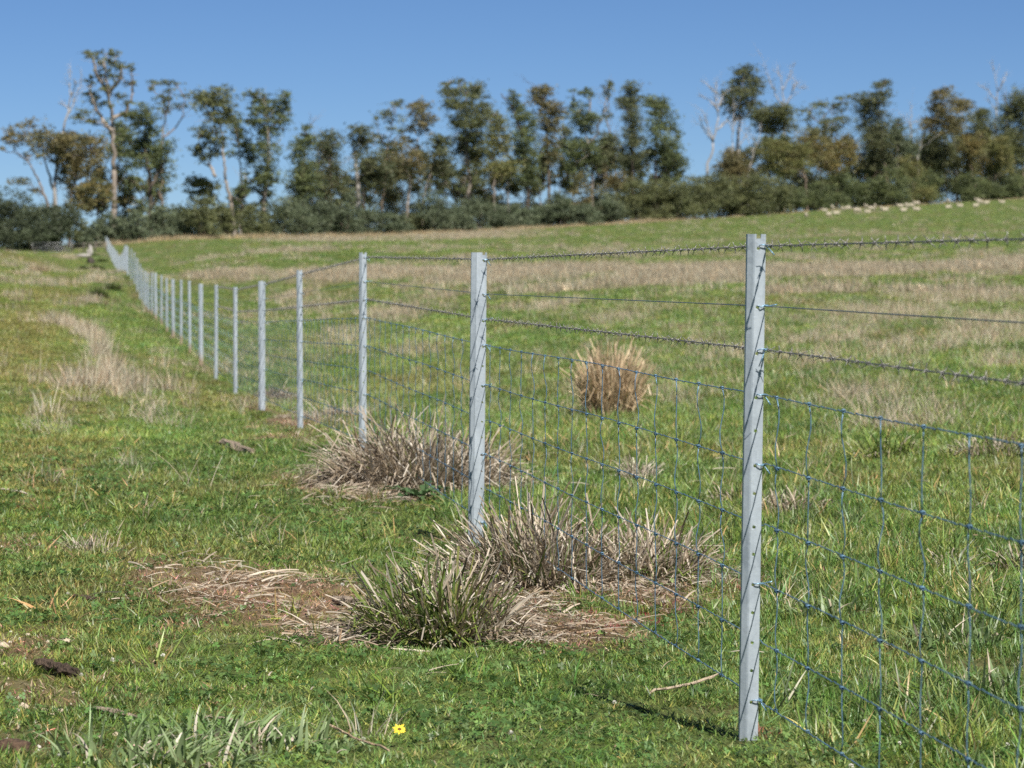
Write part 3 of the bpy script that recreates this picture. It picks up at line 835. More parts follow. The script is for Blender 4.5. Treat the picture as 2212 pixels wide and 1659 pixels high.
def build_litter():
    X, Y, r = sample(5.4, 24, 560, 61)
    pr = LITP(X, Y, .9) * sstep(.22, .5, fbm(X * 3.2, Y * 1.8, 87)) * np.where(Y > 14, .8, 1) + .008 + .02 * sstep(.55, .7, fbm(X * 2, Y, 85))
    keep = r.random(len(X)) < pr; X = X[keep]; Y = Y[keep]
    # thicken the mats
    m = LITP(X, Y) > .3
    X = np.concatenate([X] + [X[m] + r.normal(0, .05, m.sum()) for _ in range(4)]); Y = np.concatenate([Y] + [Y[m] + r.normal(0, .08, m.sum()) for _ in range(4)])
    P, rot, scl = finish(X, Y, r, .6, 1.3, .14)
    P[:, 2] += r.uniform(.004, .03, len(X))
    t = np.array([(.50, .42, .32), (.42, .33, .24), (.33, .23, .15), (.56, .49, .39)])[r.integers(0, 4, len(X))] * r.normal(1, .15, len(X))[:, None].clip(.6, 1.4)
    t *= .9
    scatter('straw_litter', STRAWS, 10, P, rot, scl, t, label='dead straw blades lying matted on the bare ground')
build_litter()

def build_thatch():
    X, Y, r = sample(5.4, 24, 420, 63)
    keep = r.random(len(X)) < np.clip(soil_m(X, Y), 0, 1) * .8; X = X[keep]; Y = Y[keep]
    P, rot, scl = finish(X, Y, r, .7, 1.2, .2, (.3, .7))
    t = np.array([(.34, .22, .12), (.42, .30, .17), (.26, .17, .10), (.46, .36, .24), (.22, .20, .07)])[r.integers(0, 5, len(X))] * r.normal(1, .15, len(X))[:, None].clip(.6, 1.4)
    scatter('dead_thatch', LAWN, 10, P, rot, scl, t, label='short brown dead grass on the bare soil')
build_thatch()

# ------------------------------------------------------------------ tussocks and other single plants
DRYC = np.array([(.48, .41, .32), (.40, .33, .25), (.56, .50, .41), (.31, .245, .17), (.21, .16, .105)])
GRNC = np.array([(.11, .165, .035), (.15, .20, .04), (.08, .13, .03), (.20, .21, .06)])
def tussock_blades(n, rad, H, spread, lean, width, seed, colours, cut=True, droop=.75, lo=.35, ry=1.0, seg=5, hollow=0., jit=.42):
    r = np.random.default_rng(seed)
    th = r.uniform(0, 2 * np.pi, n); q = np.sqrt(r.uniform(hollow, 1, n)); rr = rad * q
    px = rr * np.cos(th); py = rr * np.sin(th) * ry; pz = np.full(n, -.01)
    L = H * r.uniform(lo, 1.06, n) * (1.06 - .38 * q * q); W = r.uniform(*width, n)
    dx = np.cos(th) * q * spread + r.normal(0, jit, n) + lean[0]; dy = np.sin(th) * q * spread + r.normal(0, jit, n) + lean[1]
    ph = np.arctan2(dy, dx); a0 = np.minimum(np.hypot(dx, dy), 1.5) * .75
    bend = np.abs(r.normal(droop, .45, n)) * (.55 + a0)
    brk = (r.random(n) < .34) * r.uniform(.5, 1.9, n); bs = r.integers(2, seg + 1, n)
    yaw = r.uniform(0, np.pi, n)
    k = 2 * seg + 2; V = np.zeros((n, k, 3)); a = a0.copy()
    for s in range(seg + 1):
        t = s / seg
        w = .5 * W * ((1 - .35 * t) if cut else (1 - .9 * t ** 1.5) + .03)
        V[:, 2 * s] = np.stack([px - w * np.cos(yaw), py - w * np.sin(yaw), pz], 1); V[:, 2 * s + 1] = np.stack([px + w * np.cos(yaw), py + w * np.sin(yaw), pz + (w * .5 if s == seg else 0)], 1)
        st = L / seg
        px = px + st * np.sin(a) * np.cos(ph); py = py + st * np.sin(a) * np.sin(ph); pz = np.maximum(pz + st * np.cos(a), .006 + .02 * r.random(n))
        a = a + bend / seg + np.where(bs == s + 1, brk, 0)
    C = colours[r.integers(0, len(colours), n)] * r.normal(1, .16, n)[:, None].clip(.55, 1.4)
    return V, C, k, [(2 * s, 2 * s + 1, 2 * s + 3, 2 * s + 2) for s in range(seg)]
def tussock(px, py, label, specs, name='grass_tussock', cat='tussock', group=None):
    """specs: (part name, n, radius m, height m, spread, lean, (w0,w1), colours, dx, dy, extra)"""
    g = ground_at(px, py)
    e = empty(name, tuple(g), label, cat, group)
    for i, (pn, n, rad, H, spread, lean, width, colours, dx, dy, kw) in enumerate(specs):
        V, C, k, fc = tussock_blades(n, rad, H, spread, lean, width, int(px * 7 + py + i * 13), colours, **kw)
        V[:, :, 0] += dx; V[:, :, 1] += dy
        bz = terrain(g[0] + V[:, 0, 0], g[1] + V[:, 0, 1]) - g[2]
        V[:, :, 2] += bz[:, None]
        o = link(pn, poly_mesh(pn, V, C, M_TUSSOCK, k, fc), e); o['kind'] = 'stuff'
    return e
D = 'dry_blades'; G = 'green_blades'; WD = (.0045, .0095)
tussock(955, 1383, 'cut back tussock with green blades among straw tips, beside the nearest fence bay', [
    (G, 640, .16, .28, .5, (-.22, -.12), (.005, .0095), GRNC, -.03, -.02, dict(lo=.45, droop=.35)),
    (D, 460, .18, .30, .6, (-.12, -.03), WD, DRYC, 0, .0, dict(lo=.4, droop=.5)),
    (D, 150, .09, .17, .7, (.12, -.15), WD, DRYC, .13, -.03, {}),
    (D, 22, .08, .34, .4, (-.45, 0), WD, DRYC[:3], -.11, .02, dict(lo=.75, droop=.15)),
    ('flattened_blades', 330, .17, .30, .6, (-1.5, -.15), WD, DRYC, -.12, -.03, dict(ry=.8, droop=1.3)),
    ('flattened_blades', 90, .16, .18, .6, (1.5, -.2), WD, DRYC, .16, -.03, dict(ry=.9, droop=1.3))])
tussock(1165, 1268, 'largest straw and green tussock growing under the netting by the second post', [
    (D, 900, .22, .33, .45, (-.10, -.05), WD, DRYC, 0, 0, dict(lo=.35, droop=.9, jit=.34)),
    (D, 700, .25, .22, .6, (-.1, -.25), WD, DRYC * .8, 0, -.03, dict(lo=.4, droop=1.0)),
    (G, 230, .21, .30, .45, (-.1, -.1), (.004, .0075), GRNC, 0, -.03, dict(lo=.5, droop=.5)),
    (D, 200, .13, .34, .5, (-.85, .0), WD, DRYC, -.16, .02, dict(lo=.6, droop=.7)),
    (D, 120, .10, .40, .3, (-.05, 0), WD, DRYC, -.03, .05, dict(lo=.7, droop=.15)),
    ('flattened_blades', 160, .14, .20, .7, (.5, -1.0), WD, DRYC, .14, -.12, dict(droop=1.2))])
tussock(1395, 1256, 'straw tussock joined to the largest one, with short green shoots at its foot', [
    (D, 620, .19, .28, .5, (.10, -.05), WD, DRYC, 0, 0, dict(lo=.35, droop=.7)),
    (D, 450, .20, .19, .6, (.1, -.25), WD, DRYC * .8, 0, -.03, dict(lo=.4, droop=1.0)),
    (G, 190, .15, .19, .6, (.15, -.15), (.0045, .0085), GRNC * 1.15, .03, -.08, dict(lo=.5)),
    (D, 8, .05, .46, .2, (-.2, 0), WD, DRYC[:3], -.12, .04, dict(lo=.9, droop=.1)),
    ('flattened_blades', 300, .16, .22, .8, (1.2, -.5), WD, DRYC, .16, -.03, dict(droop=1.2))])
tussock(865, 1055, 'large straw tussock sweeping over the ground between the second and third posts', [
    (D, 850, .28, .46, .42, (-.18, -.05), (.005, .010), DRYC, .02, 0, dict(lo=.4, droop=.8)),
    (D, 700, .30, .32, .6, (-.15, -.25), (.005, .010), DRYC * .8, .02, -.04, dict(lo=.4, droop=1.0)),
    (D, 220, .15, .42, .4, (-.8, -.15), (.005, .010), DRYC, -.16, .0, dict(lo=.5, droop=.9, jit=.3)),
    (G, 120, .2, .30, .5, (0, -.1), (.004, .008), GRNC, .05, -.06, dict(lo=.5)),
    ('flattened_blades', 420, .24, .44, .6, (-.7, -1.1), (.005, .010), DRYC, -.06, -.2, dict(droop=1.3, ry=1.2))])
tussock(985, 1045, 'ragged straw tussock behind the second post, under the netting', [
    (D, 620, .26, .35, .55, (.1, .0), (.005, .010), DRYC, 0, 0, dict(lo=.35, droop=.8)),
    ('flattened_blades', 200, .22, .24, .8, (.9, -.5), (.005, .010), DRYC, .2, 0, dict(droop=1.2))])
TAN = np.array([(.44, .345, .22), (.50, .40, .27), (.36, .27, .17), (.28, .20, .12)])
tussock(1317, 900, 'tall upright tan tussock standing alone in the paddock', [
    (D, 1100, .18, .58, .30, (.04, .0), (.006, .012), TAN * 1.3, 0, 0, dict(lo=.5, droop=.15, jit=.17)),
    (G, 120, .2, .16, .8, (0, -.1), (.004, .008), GRNC, 0, -.05, {})])
tussock(1378, 1033, 'small pale straw tuft in the paddock grass below the lone tan tussock', [
    (D, 170, .09, .15, .95, (.0, .0), (.004, .008), DRYC[:3], 0, 0, dict(lo=.5))])
tussock(588, 862, 'dark brown flattened tussock at the foot of the fifth post', [
    (D, 260, .16, .20, .9, (.1, 0), (.005, .010), DRYC[2:] * .75, .02, 0, {}),
    ('flattened_blades', 180, .2, .26, .7, (1.0, -.3), (.005, .010), DRYC, .16, 0, dict(droop=1.2))])
tussock(752, 902, 'low straw tussock on bare earth between the third and fourth posts', [
    (D, 300, .2, .17, .95, (.1, 0), (.005, .010), DRYC, 0, 0, {}),
    ('flattened_blades', 260, .28, .28, .7, (-1.1, 0), (.005, .010), DRYC, -.25, 0, dict(droop=1.2))])
tussock(1702, 1108, 'stubble of short dry blades in the paddock just behind the nearest post', [
    (D, 230, .16, .14, .8, (.1, .0), (.004, .008), DRYC, 0, 0, dict(lo=.4)),
    (G, 120, .18, .12, .8, (0, 0), (.004, .007), GRNC, 0, 0, {})])
tussock(1600, 1085, 'thin straw stubble in the paddock left of the nearest post', [
    (D, 110, .14, .13, .8, (.1, .0), (.004, .007), DRYC, 0, 0, dict(lo=.4)),
    (G, 70, .15, .11, .8, (0, 0), (.004, .007), GRNC, 0, 0, {})])
tussock(1915, 985, 'green grassy mound flecked with straw in the paddock', [
    (G, 420, .20, .19, .9, (0, 0), (.0045, .008), GRNC * 1.35, 0, 0, {}),
    (D, 120, .2, .16, .9, (0, 0), (.004, .008), DRYC, .02, 0, {})])
tussock(2150, 985, 'straw covered tussock with a dark base in the right of the paddock', [
    (D, 320, .2, .19, .95, (-.1, 0), (.004, .008), DRYC, 0, 0, {}),
    (G, 260, .22, .17, .9, (0, -.1), (.0045, .008), GRNC, 0, -.06, {})])
tussock(2205, 1238, 'dark shaggy tussock cut by the frame beyond the netting', [
    (D, 120, .08, .16, .9, (-.1, 0), (.004, .008), DRYC * .8, 0, 0, {}),
    (G, 160, .10, .13, .9, (0, -.1), (.004, .008), GRNC, 0, 0, {})])
tussock(2055, 1232, 'little straw tuft in green grass seen through the netting', [
    (D, 60, .05, .11, .8, (0, 0), (.004, .007), DRYC[:3], 0, 0, {}), (G, 90, .10, .12, .9, (0, 0), (.004, .007), GRNC, 0, 0, {})])
STEM = (.0018, .0032)
tussock(1950, 925, 'sheaf of tall thin pale seed stems above the green mound', [
    ('stems', 90, .28, .50, .25, (-.15, 0), STEM, DRYC[:3], 0, 0, dict(lo=.5, droop=.12, cut=False)),
    ('stems', 60, .10, .46, .25, (-.35, 0), STEM, DRYC[:3], -.16, .2, dict(lo=.6, droop=.12, cut=False))])
tussock(192, 1196, 'tuft of thin bleached stubble on the verge by bare pebbly soil', [
    ('stems', 70, .07, .13, .6, (0, 0), (.002, .004), DRYC[:3] * .9, 0, 0, dict(lo=.4, droop=.15)),
    ('stems', 40, .12, .10, .9, (.2, 0), (.002, .004), DRYC, .03, 0, dict(lo=.4, droop=.3))])
tussock(100, 935, 'patch of thin bleached stems on the verge before the straw bank', [
    ('stems', 80, .2, .22, .5, (0, 0), STEM, DRYC[:3], 0, 0, dict(lo=.4, droop=.2))])
tussock(175, 868, 'clump of pale stems standing at the foot of the straw bank', [
    ('stems', 80, .12, .24, .5, (0, 0), STEM, DRYC[:3], 0, 0, dict(lo=.4, droop=.2))])
tussock(360, 920, 'thin pale stems trailing off the end of the straw bank', [
    ('stems', 90, .2, .24, .5, (0, 0), STEM, DRYC[:3], 0, 0, dict(lo=.4, droop=.2))])
tussock(425, 1050, 'few tall thin stems standing in the green verge', [
    ('stems', 9, .12, .30, .35, (.1, 0), STEM, DRYC[:3], 0, 0, dict(lo=.6, droop=.1))])
tussock(330, 1115, 'couple of leaning grass stalks in the short verge turf', [
    ('stems', 6, .09, .22, .5, (.2, 0), STEM, DRYC[:3], 0, 0, dict(lo=.5, droop=.1))])
RUSH = np.array([(.06, .085, .02), (.085, .11, .028), (.045, .065, .018)])
BROWNR = np.array([(.10, .065, .035), (.15, .10, .055)])
for (x, y, rad, H, lab) in ((215, 643, .20, .42, 'round green rush clump on the verge with reddish earth beside it'), (243, 627, .22, .42, 'round rush clump with a brown patch, nearest the fence'),
                            (221, 566, .42, .42, 'dark green rush clump beside the black boulder'), (200, 553, .5, .36, 'flat green rush clump in front of the pale stump'),
                            (205, 580, .24, .36, 'small green rush clump below the black boulder'), (218, 582, .22, .34, 'smallest green rush clump beside the far fence'), (181, 581, .26, .32, 'yellowish rush clump at the edge of the track')):
    tussock(x, y, lab, [(G, 420, rad, H, .8, (0, 0), (.016, .03), RUSH, 0, 0, dict(cut=False)), (D, 70, rad * .9, H * .8, .9, (.2, -.1), (.010, .018), BROWNR, .03, 0, {})], 'rush_clump', 'rush')
tussock(83, 588, 'pale tan tussock standing on the far track', [(D, 320, .36, .55, .8, (0, 0), (.014, .026), TAN, 0, 0, dict(cut=False, droop=.7))])
tussock(40, 592, 'low tan tuft at the left of the far track', [(D, 160, .5, .24, .8, (0, 0), (.014, .026), TAN, 0, 0, dict(cut=False, droop=.7))])

# thistle rosette by the second post
def thistle(px, py):
    g = ground_at(px, py); e = empty('thistle', tuple(g), 'dark green thistle rosette at the foot of the sweeping straw tussock', 'thistle')
    r = np.random.default_rng(3)
    for q in range(16):
        a = q * 2.4 + r.uniform(-.2, .2); L = r.uniform(.12, .22); up = r.uniform(.25, .95); mb = MB()
        col = np.array([.075, .13, .05]) * r.uniform(.8, 1.3)
        pts = [np.array([math.cos(a) * L * t, math.sin(a) * L * t, L * (up * t - .55 * t * t) + .01]) for t in np.linspace(0, 1, 9)]
        sd = np.array([-math.sin(a), math.cos(a), 0])
        V = []; Fc = []
        for i, p in enumerate(pts):
            w = (.026 if i % 2 else .009) * math.sin(math.pi * min(.96, .12 + i / 9)); V += [p - sd * w + np.array([0, 0, .008 if i % 2 else 0]), p, p + sd * w + np.array([0, 0, .008 if i % 2 else 0])]
        for i in range(8): Fc += [(3 * i, 3 * i + 1, 3 * i + 4, 3 * i + 3), (3 * i + 1, 3 * i + 2, 3 * i + 5, 3 * i + 4)]
        mb.add(V, Fc, tuple(col)); link('leaf', mb.mesh('leaf', M_TUSSOCK), e)
thistle(905, 1082)

# broad-bladed pasture grass in the near corner
BROADC = np.array([(.20, .28, .12), (.16, .24, .08), (.24, .31, .15)])
for i, (x, y, n, H, lab) in enumerate(((300, 1640, 70, .22, 'broad bladed pale green grass clump with yellowed tips at the stony corner'), (480, 1600, 110, .16, 'wide pale green pasture clump between the stony corner and the yellow daisy'), (620, 1625, 90, .14, 'lower pale green pasture clump closest to the yellow daisy'),
                                       (400, 1655, 80, .17, 'pale green pasture clump spilling out of the foreground'), (1790, 1330, 80, .15, 'broad green grass clump behind the netting at the nearest post'), (2060, 1390, 120, .17, 'long bladed green clump lying over behind the netting'), (2150, 1500, 90, .18, 'long bladed green clump under the lowest netting wires'))):
    tussock(x, y, lab, [(G, n, .17, H * .8, .9, (.35 if x < 1000 else -.3, -.2), (.006, .012), BROADC * 1.05 if x < 1000 else BROADC * .85, 0, 0, dict(cut=False, droop=.8, lo=.4)),
                        (D, n // 7, .12, H * .8, .9, (.2, 0), (.006, .010), DRYC[:3], 0, 0, dict(cut=False, droop=.8))], 'pasture_clump', 'grass')

# yellow daisy
M_PETAL = plain_material('yellow_petal', (.70, .48, .02), (.78, .60, .07), 60, .6, .1)
M_DISC = plain_material('dark_flower_disc', (.05, .025, .01), (.16, .08, .02), 400, .8, .3)
M_STEM = plain_material('flower_stem', (.10, .16, .04), (.14, .20, .06), 60, .7, .1)
def daisy(px, py):
    g = ground_at(px, py + 12); top = .045; e = empty('daisy', tuple(g), 'single yellow daisy with a dark centre open in the turf', 'flower')
    mb = MB(); mb.tube([(0, 0, -.005), (.002, 0, .02), (0, 0, top)], .0012, 6); link('stem', mb.mesh('stem', M_STEM, True), e)
    tl = Matrix.Rotation(math.radians(38), 3, 'X')
    r = random.Random(4)
    for q in range(15):
        a = 2 * math.pi * q / 15 + r.uniform(-.1, .1); L = r.uniform(.0135, .0175); w = .0026; mb = MB(); V = []; up = r.uniform(-.1, .25)
        for t in np.linspace(0, 1, 6):
            rr = .0035 + (L - .0035) * t; ww = w * math.sin(math.pi * (.22 + .74 * t)); c = Vector((math.cos(a) * rr, math.sin(a) * rr, rr * up)); s = Vector((-math.sin(a), math.cos(a), 0))
            for f in (-1, 1): V.append(tl @ (c + s * ww * f) + Vector((0, 0, top)))
        mb.add(V, [(2 * i, 2 * i + 1, 2 * i + 3, 2 * i + 2) for i in range(5)]); link('petal', mb.mesh('petal', M_PETAL), e)
    mb = MB(); V = []; Fc = []
    for i in range(5):
        ph = i / 4 * math.pi / 2
        for j in range(12): V.append(tl @ Vector((.0048 * math.cos(ph) * math.cos(j * math.pi / 6), .0048 * math.cos(ph) * math.sin(j * math.pi / 6), .003 * math.sin(ph))) + Vector((0, 0, top)))
    for i in range(4):
        for j in range(12): Fc.append((i * 12 + j, i * 12 + (j + 1) % 12, (i + 1) * 12 + (j + 1) % 12, (i + 1) * 12 + j))
    mb.add(V, Fc); link('flower_disc', mb.mesh('flower_disc', M_DISC, True), e)
daisy(863, 1606)

# sticks, bark, stones
M_STICK = bark_material('weathered_stick', (.20, .155, .115), (.36, .29, .22), 30, .3)
M_BARKD = bark_material('charred_bark', (.035, .026, .02), (.12, .085, .06), 40, .5)
M_STONE = plain_material('pale_quartz_stone', (.38, .30, .21), (.55, .47, .37), 40, .75, .3)
M_CLOD = plain_material('dark_soil_clod', (.05, .033, .022), (.14, .09, .06), 60, .95, .8)
def stick(px0, py0, px1, py1, rad, label, mat=M_STICK, name='stick', seed=0, lift=.01, n=14, rough=.22, flat=1.0, cat='stick'):
    a = ground_at(px0, py0); b = ground_at(px1, py1); r = np.random.default_rng(seed)
    o = a.copy(); mb = MB(); t = np.linspace(0, 1, n)
    P = a + (b - a) * t[:, None]; P[:, 2] = terrain(P[:, 0], P[:, 1]) + rad * .55 + lift
    L = np.linalg.norm(b - a); P += r.normal(0, L * (.012 if rad > .0061 else .003), P.shape) * np.array([1, 1, .3])
    R = rad * (1 + r.normal(0, rough, n)).clip(.55, 1.5); R[0] *= .75; R[-1] *= .6
    P -= o; mb.tube(P, R, 9)
    V = np.array(mb.v); V[:, 2] = V[:, 2].mean() + (V[:, 2] - V[:, 2].mean()) * flat; V += r.normal(0, rad * .13, V.shape); mb.v = [tuple(v) for v in V]
    ob = link(name, mb.mesh(name, mat), None, tuple(o)); tag(ob, label, cat); return ob
stick(722, 1306, 835, 1322, .016, 'grey weathered stick lying in straw beside the green tussock', seed=1)
stick(1405, 1513, 1555, 1474, .0036, 'long pale straw stalk leaning under the netting', bark_material('pale_stalk', (.36, .28, .19), (.48, .39, .29), 20, .3), seed=2, lift=.02, rough=.06, cat='stalk', name='stalk')
stick(82, 1447, 168, 1472, .017, 'black charred piece of bark on the left verge', M_BARKD, 'bark_piece', 3, .012, 16, .09, .7, 'bark')
stick(160, 1297, 205, 1304, .011, 'small black bark fragment on the mossy verge', M_BARKD, 'bark_piece', 4, .008, 10, .12, .7, 'bark')
stick(485, 965, 545, 985, .035, 'brown piece of wood lying on the verge across from the fourth post', M_STICK, 'wood_piece', 5, .01, 9, .3, .8, 'wood')
stick(440, 1562, 535, 1575, .004, 'thin grey twig in the clover near the pasture clumps', M_STICK, 'twig', 6, .012, 8, .2, 1, 'twig')
stick(205, 1537, 300, 1560, .010, 'split pale wood chip among the pebbles', M_STICK, 'wood_piece', 7, .006, 7, .25, .7, 'wood')
stick(700, 1588, 842, 1654, .0028, 'thin tan stalk trailing through the turf past the daisy', bark_material('tan_stalk', (.42, .30, .19), (.52, .40, .27), 20, .3), 'stalk', 8, .03, 14, .05, 1, 'stalk')
stick(0, 1062, 60, 1074, .0045, 'bleached stalk lying at the edge of the verge', bark_material('bleached_stalk', (.55, .48, .38), (.68, .60, .50), 20, .3), 'stalk', 9, .012, 8, .06, 1, 'stalk')
stick(845, 1411, 935, 1420, .0050, 'pale dead blade lying in front of the green tussock', bark_material('dead_blade', (.55, .46, .33), (.66, .58, .45), 20, .3), 'stalk', 10, .012, 8, .1, .6, 'stalk')
def blob(px, py, sx, sy, sz, mat, name, label, cat, seed, group=None, sink=.3):
    g = ground_at(px, py); r = np.random.default_rng(seed)
    import bmesh
    bm = bmesh.new(); bmesh.ops.create_icosphere(bm, subdivisions=3, radius=1)
    pl = [(r.normal(0, 1, 3), r.uniform(.55, .85)) for _ in range(9)]
    for v in bm.verts:
        p = np.array(v.co)
        for nrm, d in pl:
            nn = nrm / np.linalg.norm(nrm); k = np.dot(p, nn) - d
            if k > 0: p = p - nn * k * .85
        p *= 1 + .06 * math.sin(p[0] * 7 + seed) * math.sin(p[1] * 6 + p[2] * 5)
        v.co = (p[0] * sx, p[1] * sy, (p[2] + 1 - 2 * sink) * sz)
    me = bpy.data.meshes.new(name); bm.to_mesh(me); bm.free(); me.materials.append(mat)
    me.polygons.foreach_set('use_smooth', np.ones(len(me.polygons), bool))
    o = link(name, me, None, tuple(g)); o.rotation_euler = (0, 0, r.uniform(0, 6)); tag(o, label, cat, group); return o
for i, (x, y, s) in enumerate(((8, 1402, .022), (140, 1392, .020), (52, 1530, .016), (22, 1548, .013), (95, 1536, .012), (250, 1590, .011), (130, 1538, .011), (200, 1648, .013), (60, 1372, .009), (170, 1405, .010), (38, 1512, .011), (215, 1596, .010), (160, 1500, .009), (8, 1440, .012), (110, 1548, .010), (262, 1548, .009), (150, 1630, .009), (85, 1440, .009))):
    blob(x, y, s, s * .8, s * .65, M_STONE, 'stone', 'pale rounded stone lying in the stony corner of the verge' if i not in (0, 1) else ('largest cream stone at the left edge of the verge' if i == 0 else 'flat tan stone lying above the charred bark'), 'stone', 20 + i, 'pale stones in the corner of the verge' if i not in (0, 1) else None)
blob(25, 1628, .055, .05, .028, M_CLOD, 'soil_clod', 'dark crumbly clod of earth in the near left corner', 'clod', 60)
blob(110, 1304, .012, .012, .010, M_CLOD, 'dropping', 'small black pellet heap on the verge', 'dung', 61)
blob(52, 1330, .010, .010, .009, M_CLOD, 'dropping', 'tiny black pellet near the left edge of the verge', 'dung', 62)
blob(197, 569, .36, .34, .34, plain_material('black_boulder', (.03, .025, .022), (.085, .07, .06), 8, .9, .6), 'boulder', 'rounded black boulder on the far track beside rushes', 'boulder', 63)
# white clover heads and reddish ground weed
def clover_heads():
    ms = []
    for v in range(3):
        r = np.random.default_rng(v); VV = []
        for q in range(40):
            a = r.uniform(0, 2 * np.pi); z = r.uniform(-.2, 1); c = np.array([math.cos(a) * math.sqrt(max(0, 1 - z * z)), math.sin(a) * math.sqrt(max(0, 1 - z * z)), z]) * .0065
            d = c / np.linalg.norm(c); s = np.cross(d, [0, 0, 1.0]); s = s / (np.linalg.norm(s) + 1e-6) * .0012
            VV.append([c * .5 - s + [0, 0, .035], c * .5 + s + [0, 0, .035], c * 1.15 + s * .6 + [0, 0, .035], c * 1.15 - s * .6 + [0, 0, .035]])
        ms.append(poly_mesh('clover_head', np.array(VV), np.ones((40, 3)), M_STRAW, 4))
    return variant_collection('clover_head_set', ms)
WHP = Patches([(1950, 1600, 300, 60, 1), (1700, 1560, 150, 60, .8), (200, 1450, 200, 60, .6), (2150, 1580, 80, 60, .8), (1300, 1600, 200, 50, .3), (500, 1580, 150, 40, .4)])
X, Y, r = sample(5.6, 12, 40, 91); keep = r.random(len(X)) < WHP(X, Y) * .45 + .015; X = X[keep]; Y = Y[keep]
P, rot, scl = finish(X, Y, r, .6, 1.0, .25)
scatter('clover_flowers', clover_heads(), 3, P, rot, scl, np.array([.75, .72, .66]) * np.ones((len(X), 1)), label='small white clover flower heads dotted through the turf')
REDP = Patches([(1390, 1350, 110, 26, 1), (1460, 1345, 70, 22, 1), (1590, 1262, 60, 16, .8), (1290, 1300, 60, 20, .4), (180, 1620, 100, 30, .35), (1620, 1600, 60, 14, .35), (2060, 1310, 70, 16, .3)])
X, Y, r = sample(5.6, 13, 420, 93); keep = r.random(len(X)) < REDP(X, Y) * .55; X = X[keep]; Y = Y[keep]
P, rot, scl = finish(X, Y, r, .6, 1.0, .2); tcol = np.array([(.30, .05, .06), (.26, .10, .06), (.20, .10, .05)])[r.integers(0, 3, len(X))]
scatter('red_ground_weed', LAWN, 10, P, rot, scl, tcol, label='reddish low weed creeping over the straw litter')
# pebble gravel showing in the bare soil
def pebbles():
    import bmesh
    ms = []
    for v in range(4):
        r = np.random.default_rng(700 + v); bm = bmesh.new(); bmesh.ops.create_icosphere(bm, subdivisions=1, radius=1)
        for q in bm.verts: q.co = Vector((q.co[0] * 1.2, q.co[1], q.co[2] * .7)) * r.uniform(.8, 1.1)
        me = bpy.data.meshes.new('pebble'); bm.to_mesh(me); bm.free(); me.materials.append(M_STRAW)
        at = me.attributes.new('col', 'FLOAT_COLOR', 'FACE'); at.data.foreach_set('color', np.ones(4 * len(me.polygons), np.float32)); ms.append(me)
    return variant_collection('pebble_set', ms)
X, Y, r = sample(5.4, 13, 500, 95)
PEBP = Patches([(60, 1500, 130, 45, 1), (20, 1400, 80, 30, .9), (60, 1600, 130, 40, .6), (20, 1175, 80, 20, .7), (240, 1540, 80, 20, .6), (560, 1290, 120, 40, .15), (160, 1640, 80, 25, .4)])
keep = r.random(len(X)) < PEBP(X, Y) * .5; X = X[keep]; Y = Y[keep]; P, rot, scl = finish(X, Y, r, .002, .007, .6); P[:, 2] += .004
scatter('gravel', pebbles(), 4, P, rot, scl, np.array([(.62, .54, .43), (.50, .40, .30), (.70, .66, .58)])[r.integers(0, 3, len(X))], label='fine pale gravel in the bare soil of the verge')

# ------------------------------------------------------------------ the tree belt
# crowns are listed as lumps read off enlarged views of the photograph: view number, then x, y, rx, ry in that view
VW = {0: (0., 0., 2212 / 3712), 5: (0., 100., 1.7015), 6: (1200., 200., 1.7015), 7: (2400., 150., 1.686)}
def vp(view, x, y):
    ox, oy, s = VW[view]; return (ox + x / s) * 2212 / 3712, (oy + y / s) * 2212 / 3712
def vs(view): return 2212 / 3712 / VW[view][2]
def belt_depth(px): return float(np.interp(px, [-200, 300, 1106, 1700, 2212, 2500], [140, 150, 192, 217, 237, 245])) * K
M_TRUNK = {'pale': bark_material('pale_gum_bark', (.17, .14, .115), (.33, .285, .245), 1.6, .2), 'dark': bark_material('dark_gum_bark', (.05, .04, .032), (.13, .105, .085), 2.5, .2),
           'mid': bark_material('brown_gum_bark', (.14, .105, .08), (.28, .22, .17), 2, .2), 'bone': bark_material('bleached_dead_wood', (.24, .22, .20), (.40, .375, .35), 2, .2)}
PAL = {'olive': [(0.099, 0.109, 0.043), (0.135, 0.140, 0.054), (0.074, 0.086, 0.040)], 'brown': [(0.157, 0.120, 0.049), (0.190, 0.137, 0.054), (0.107, 0.096, 0.046)],
       'green': [(0.083, 0.109, 0.043), (0.119, 0.140, 0.049), (0.063, 0.083, 0.036)], 'dark': [(0.056, 0.069, 0.035), (0.079, 0.091, 0.043), (0.099, 0.099, 0.046)],
       'grey': [(0.083, 0.109, 0.066), (0.109, 0.132, 0.079), (0.066, 0.089, 0.058)], 'yellow': [(0.148, 0.148, 0.046), (0.124, 0.135, 0.046), (0.181, 0.157, 0.053)],
       'orange': [(0.231, 0.157, 0.041), (0.173, 0.140, 0.046), (0.124, 0.116, 0.046)], 'blackgreen': [(0.043, 0.059, 0.035), (0.059, 0.076, 0.045), (0.033, 0.046, 0.028)]}
_ol = np.array([.088, .098, .052])
PAL = {k: [tuple(np.array(c) * (.80 if k in ('brown', 'orange') else .95) + _ol * (.68 if k in ('brown', 'orange') else .55)) for c in v] for k, v in PAL.items()}
LEAF_Q = [(0, 1, 2), (0, 2, 3)]
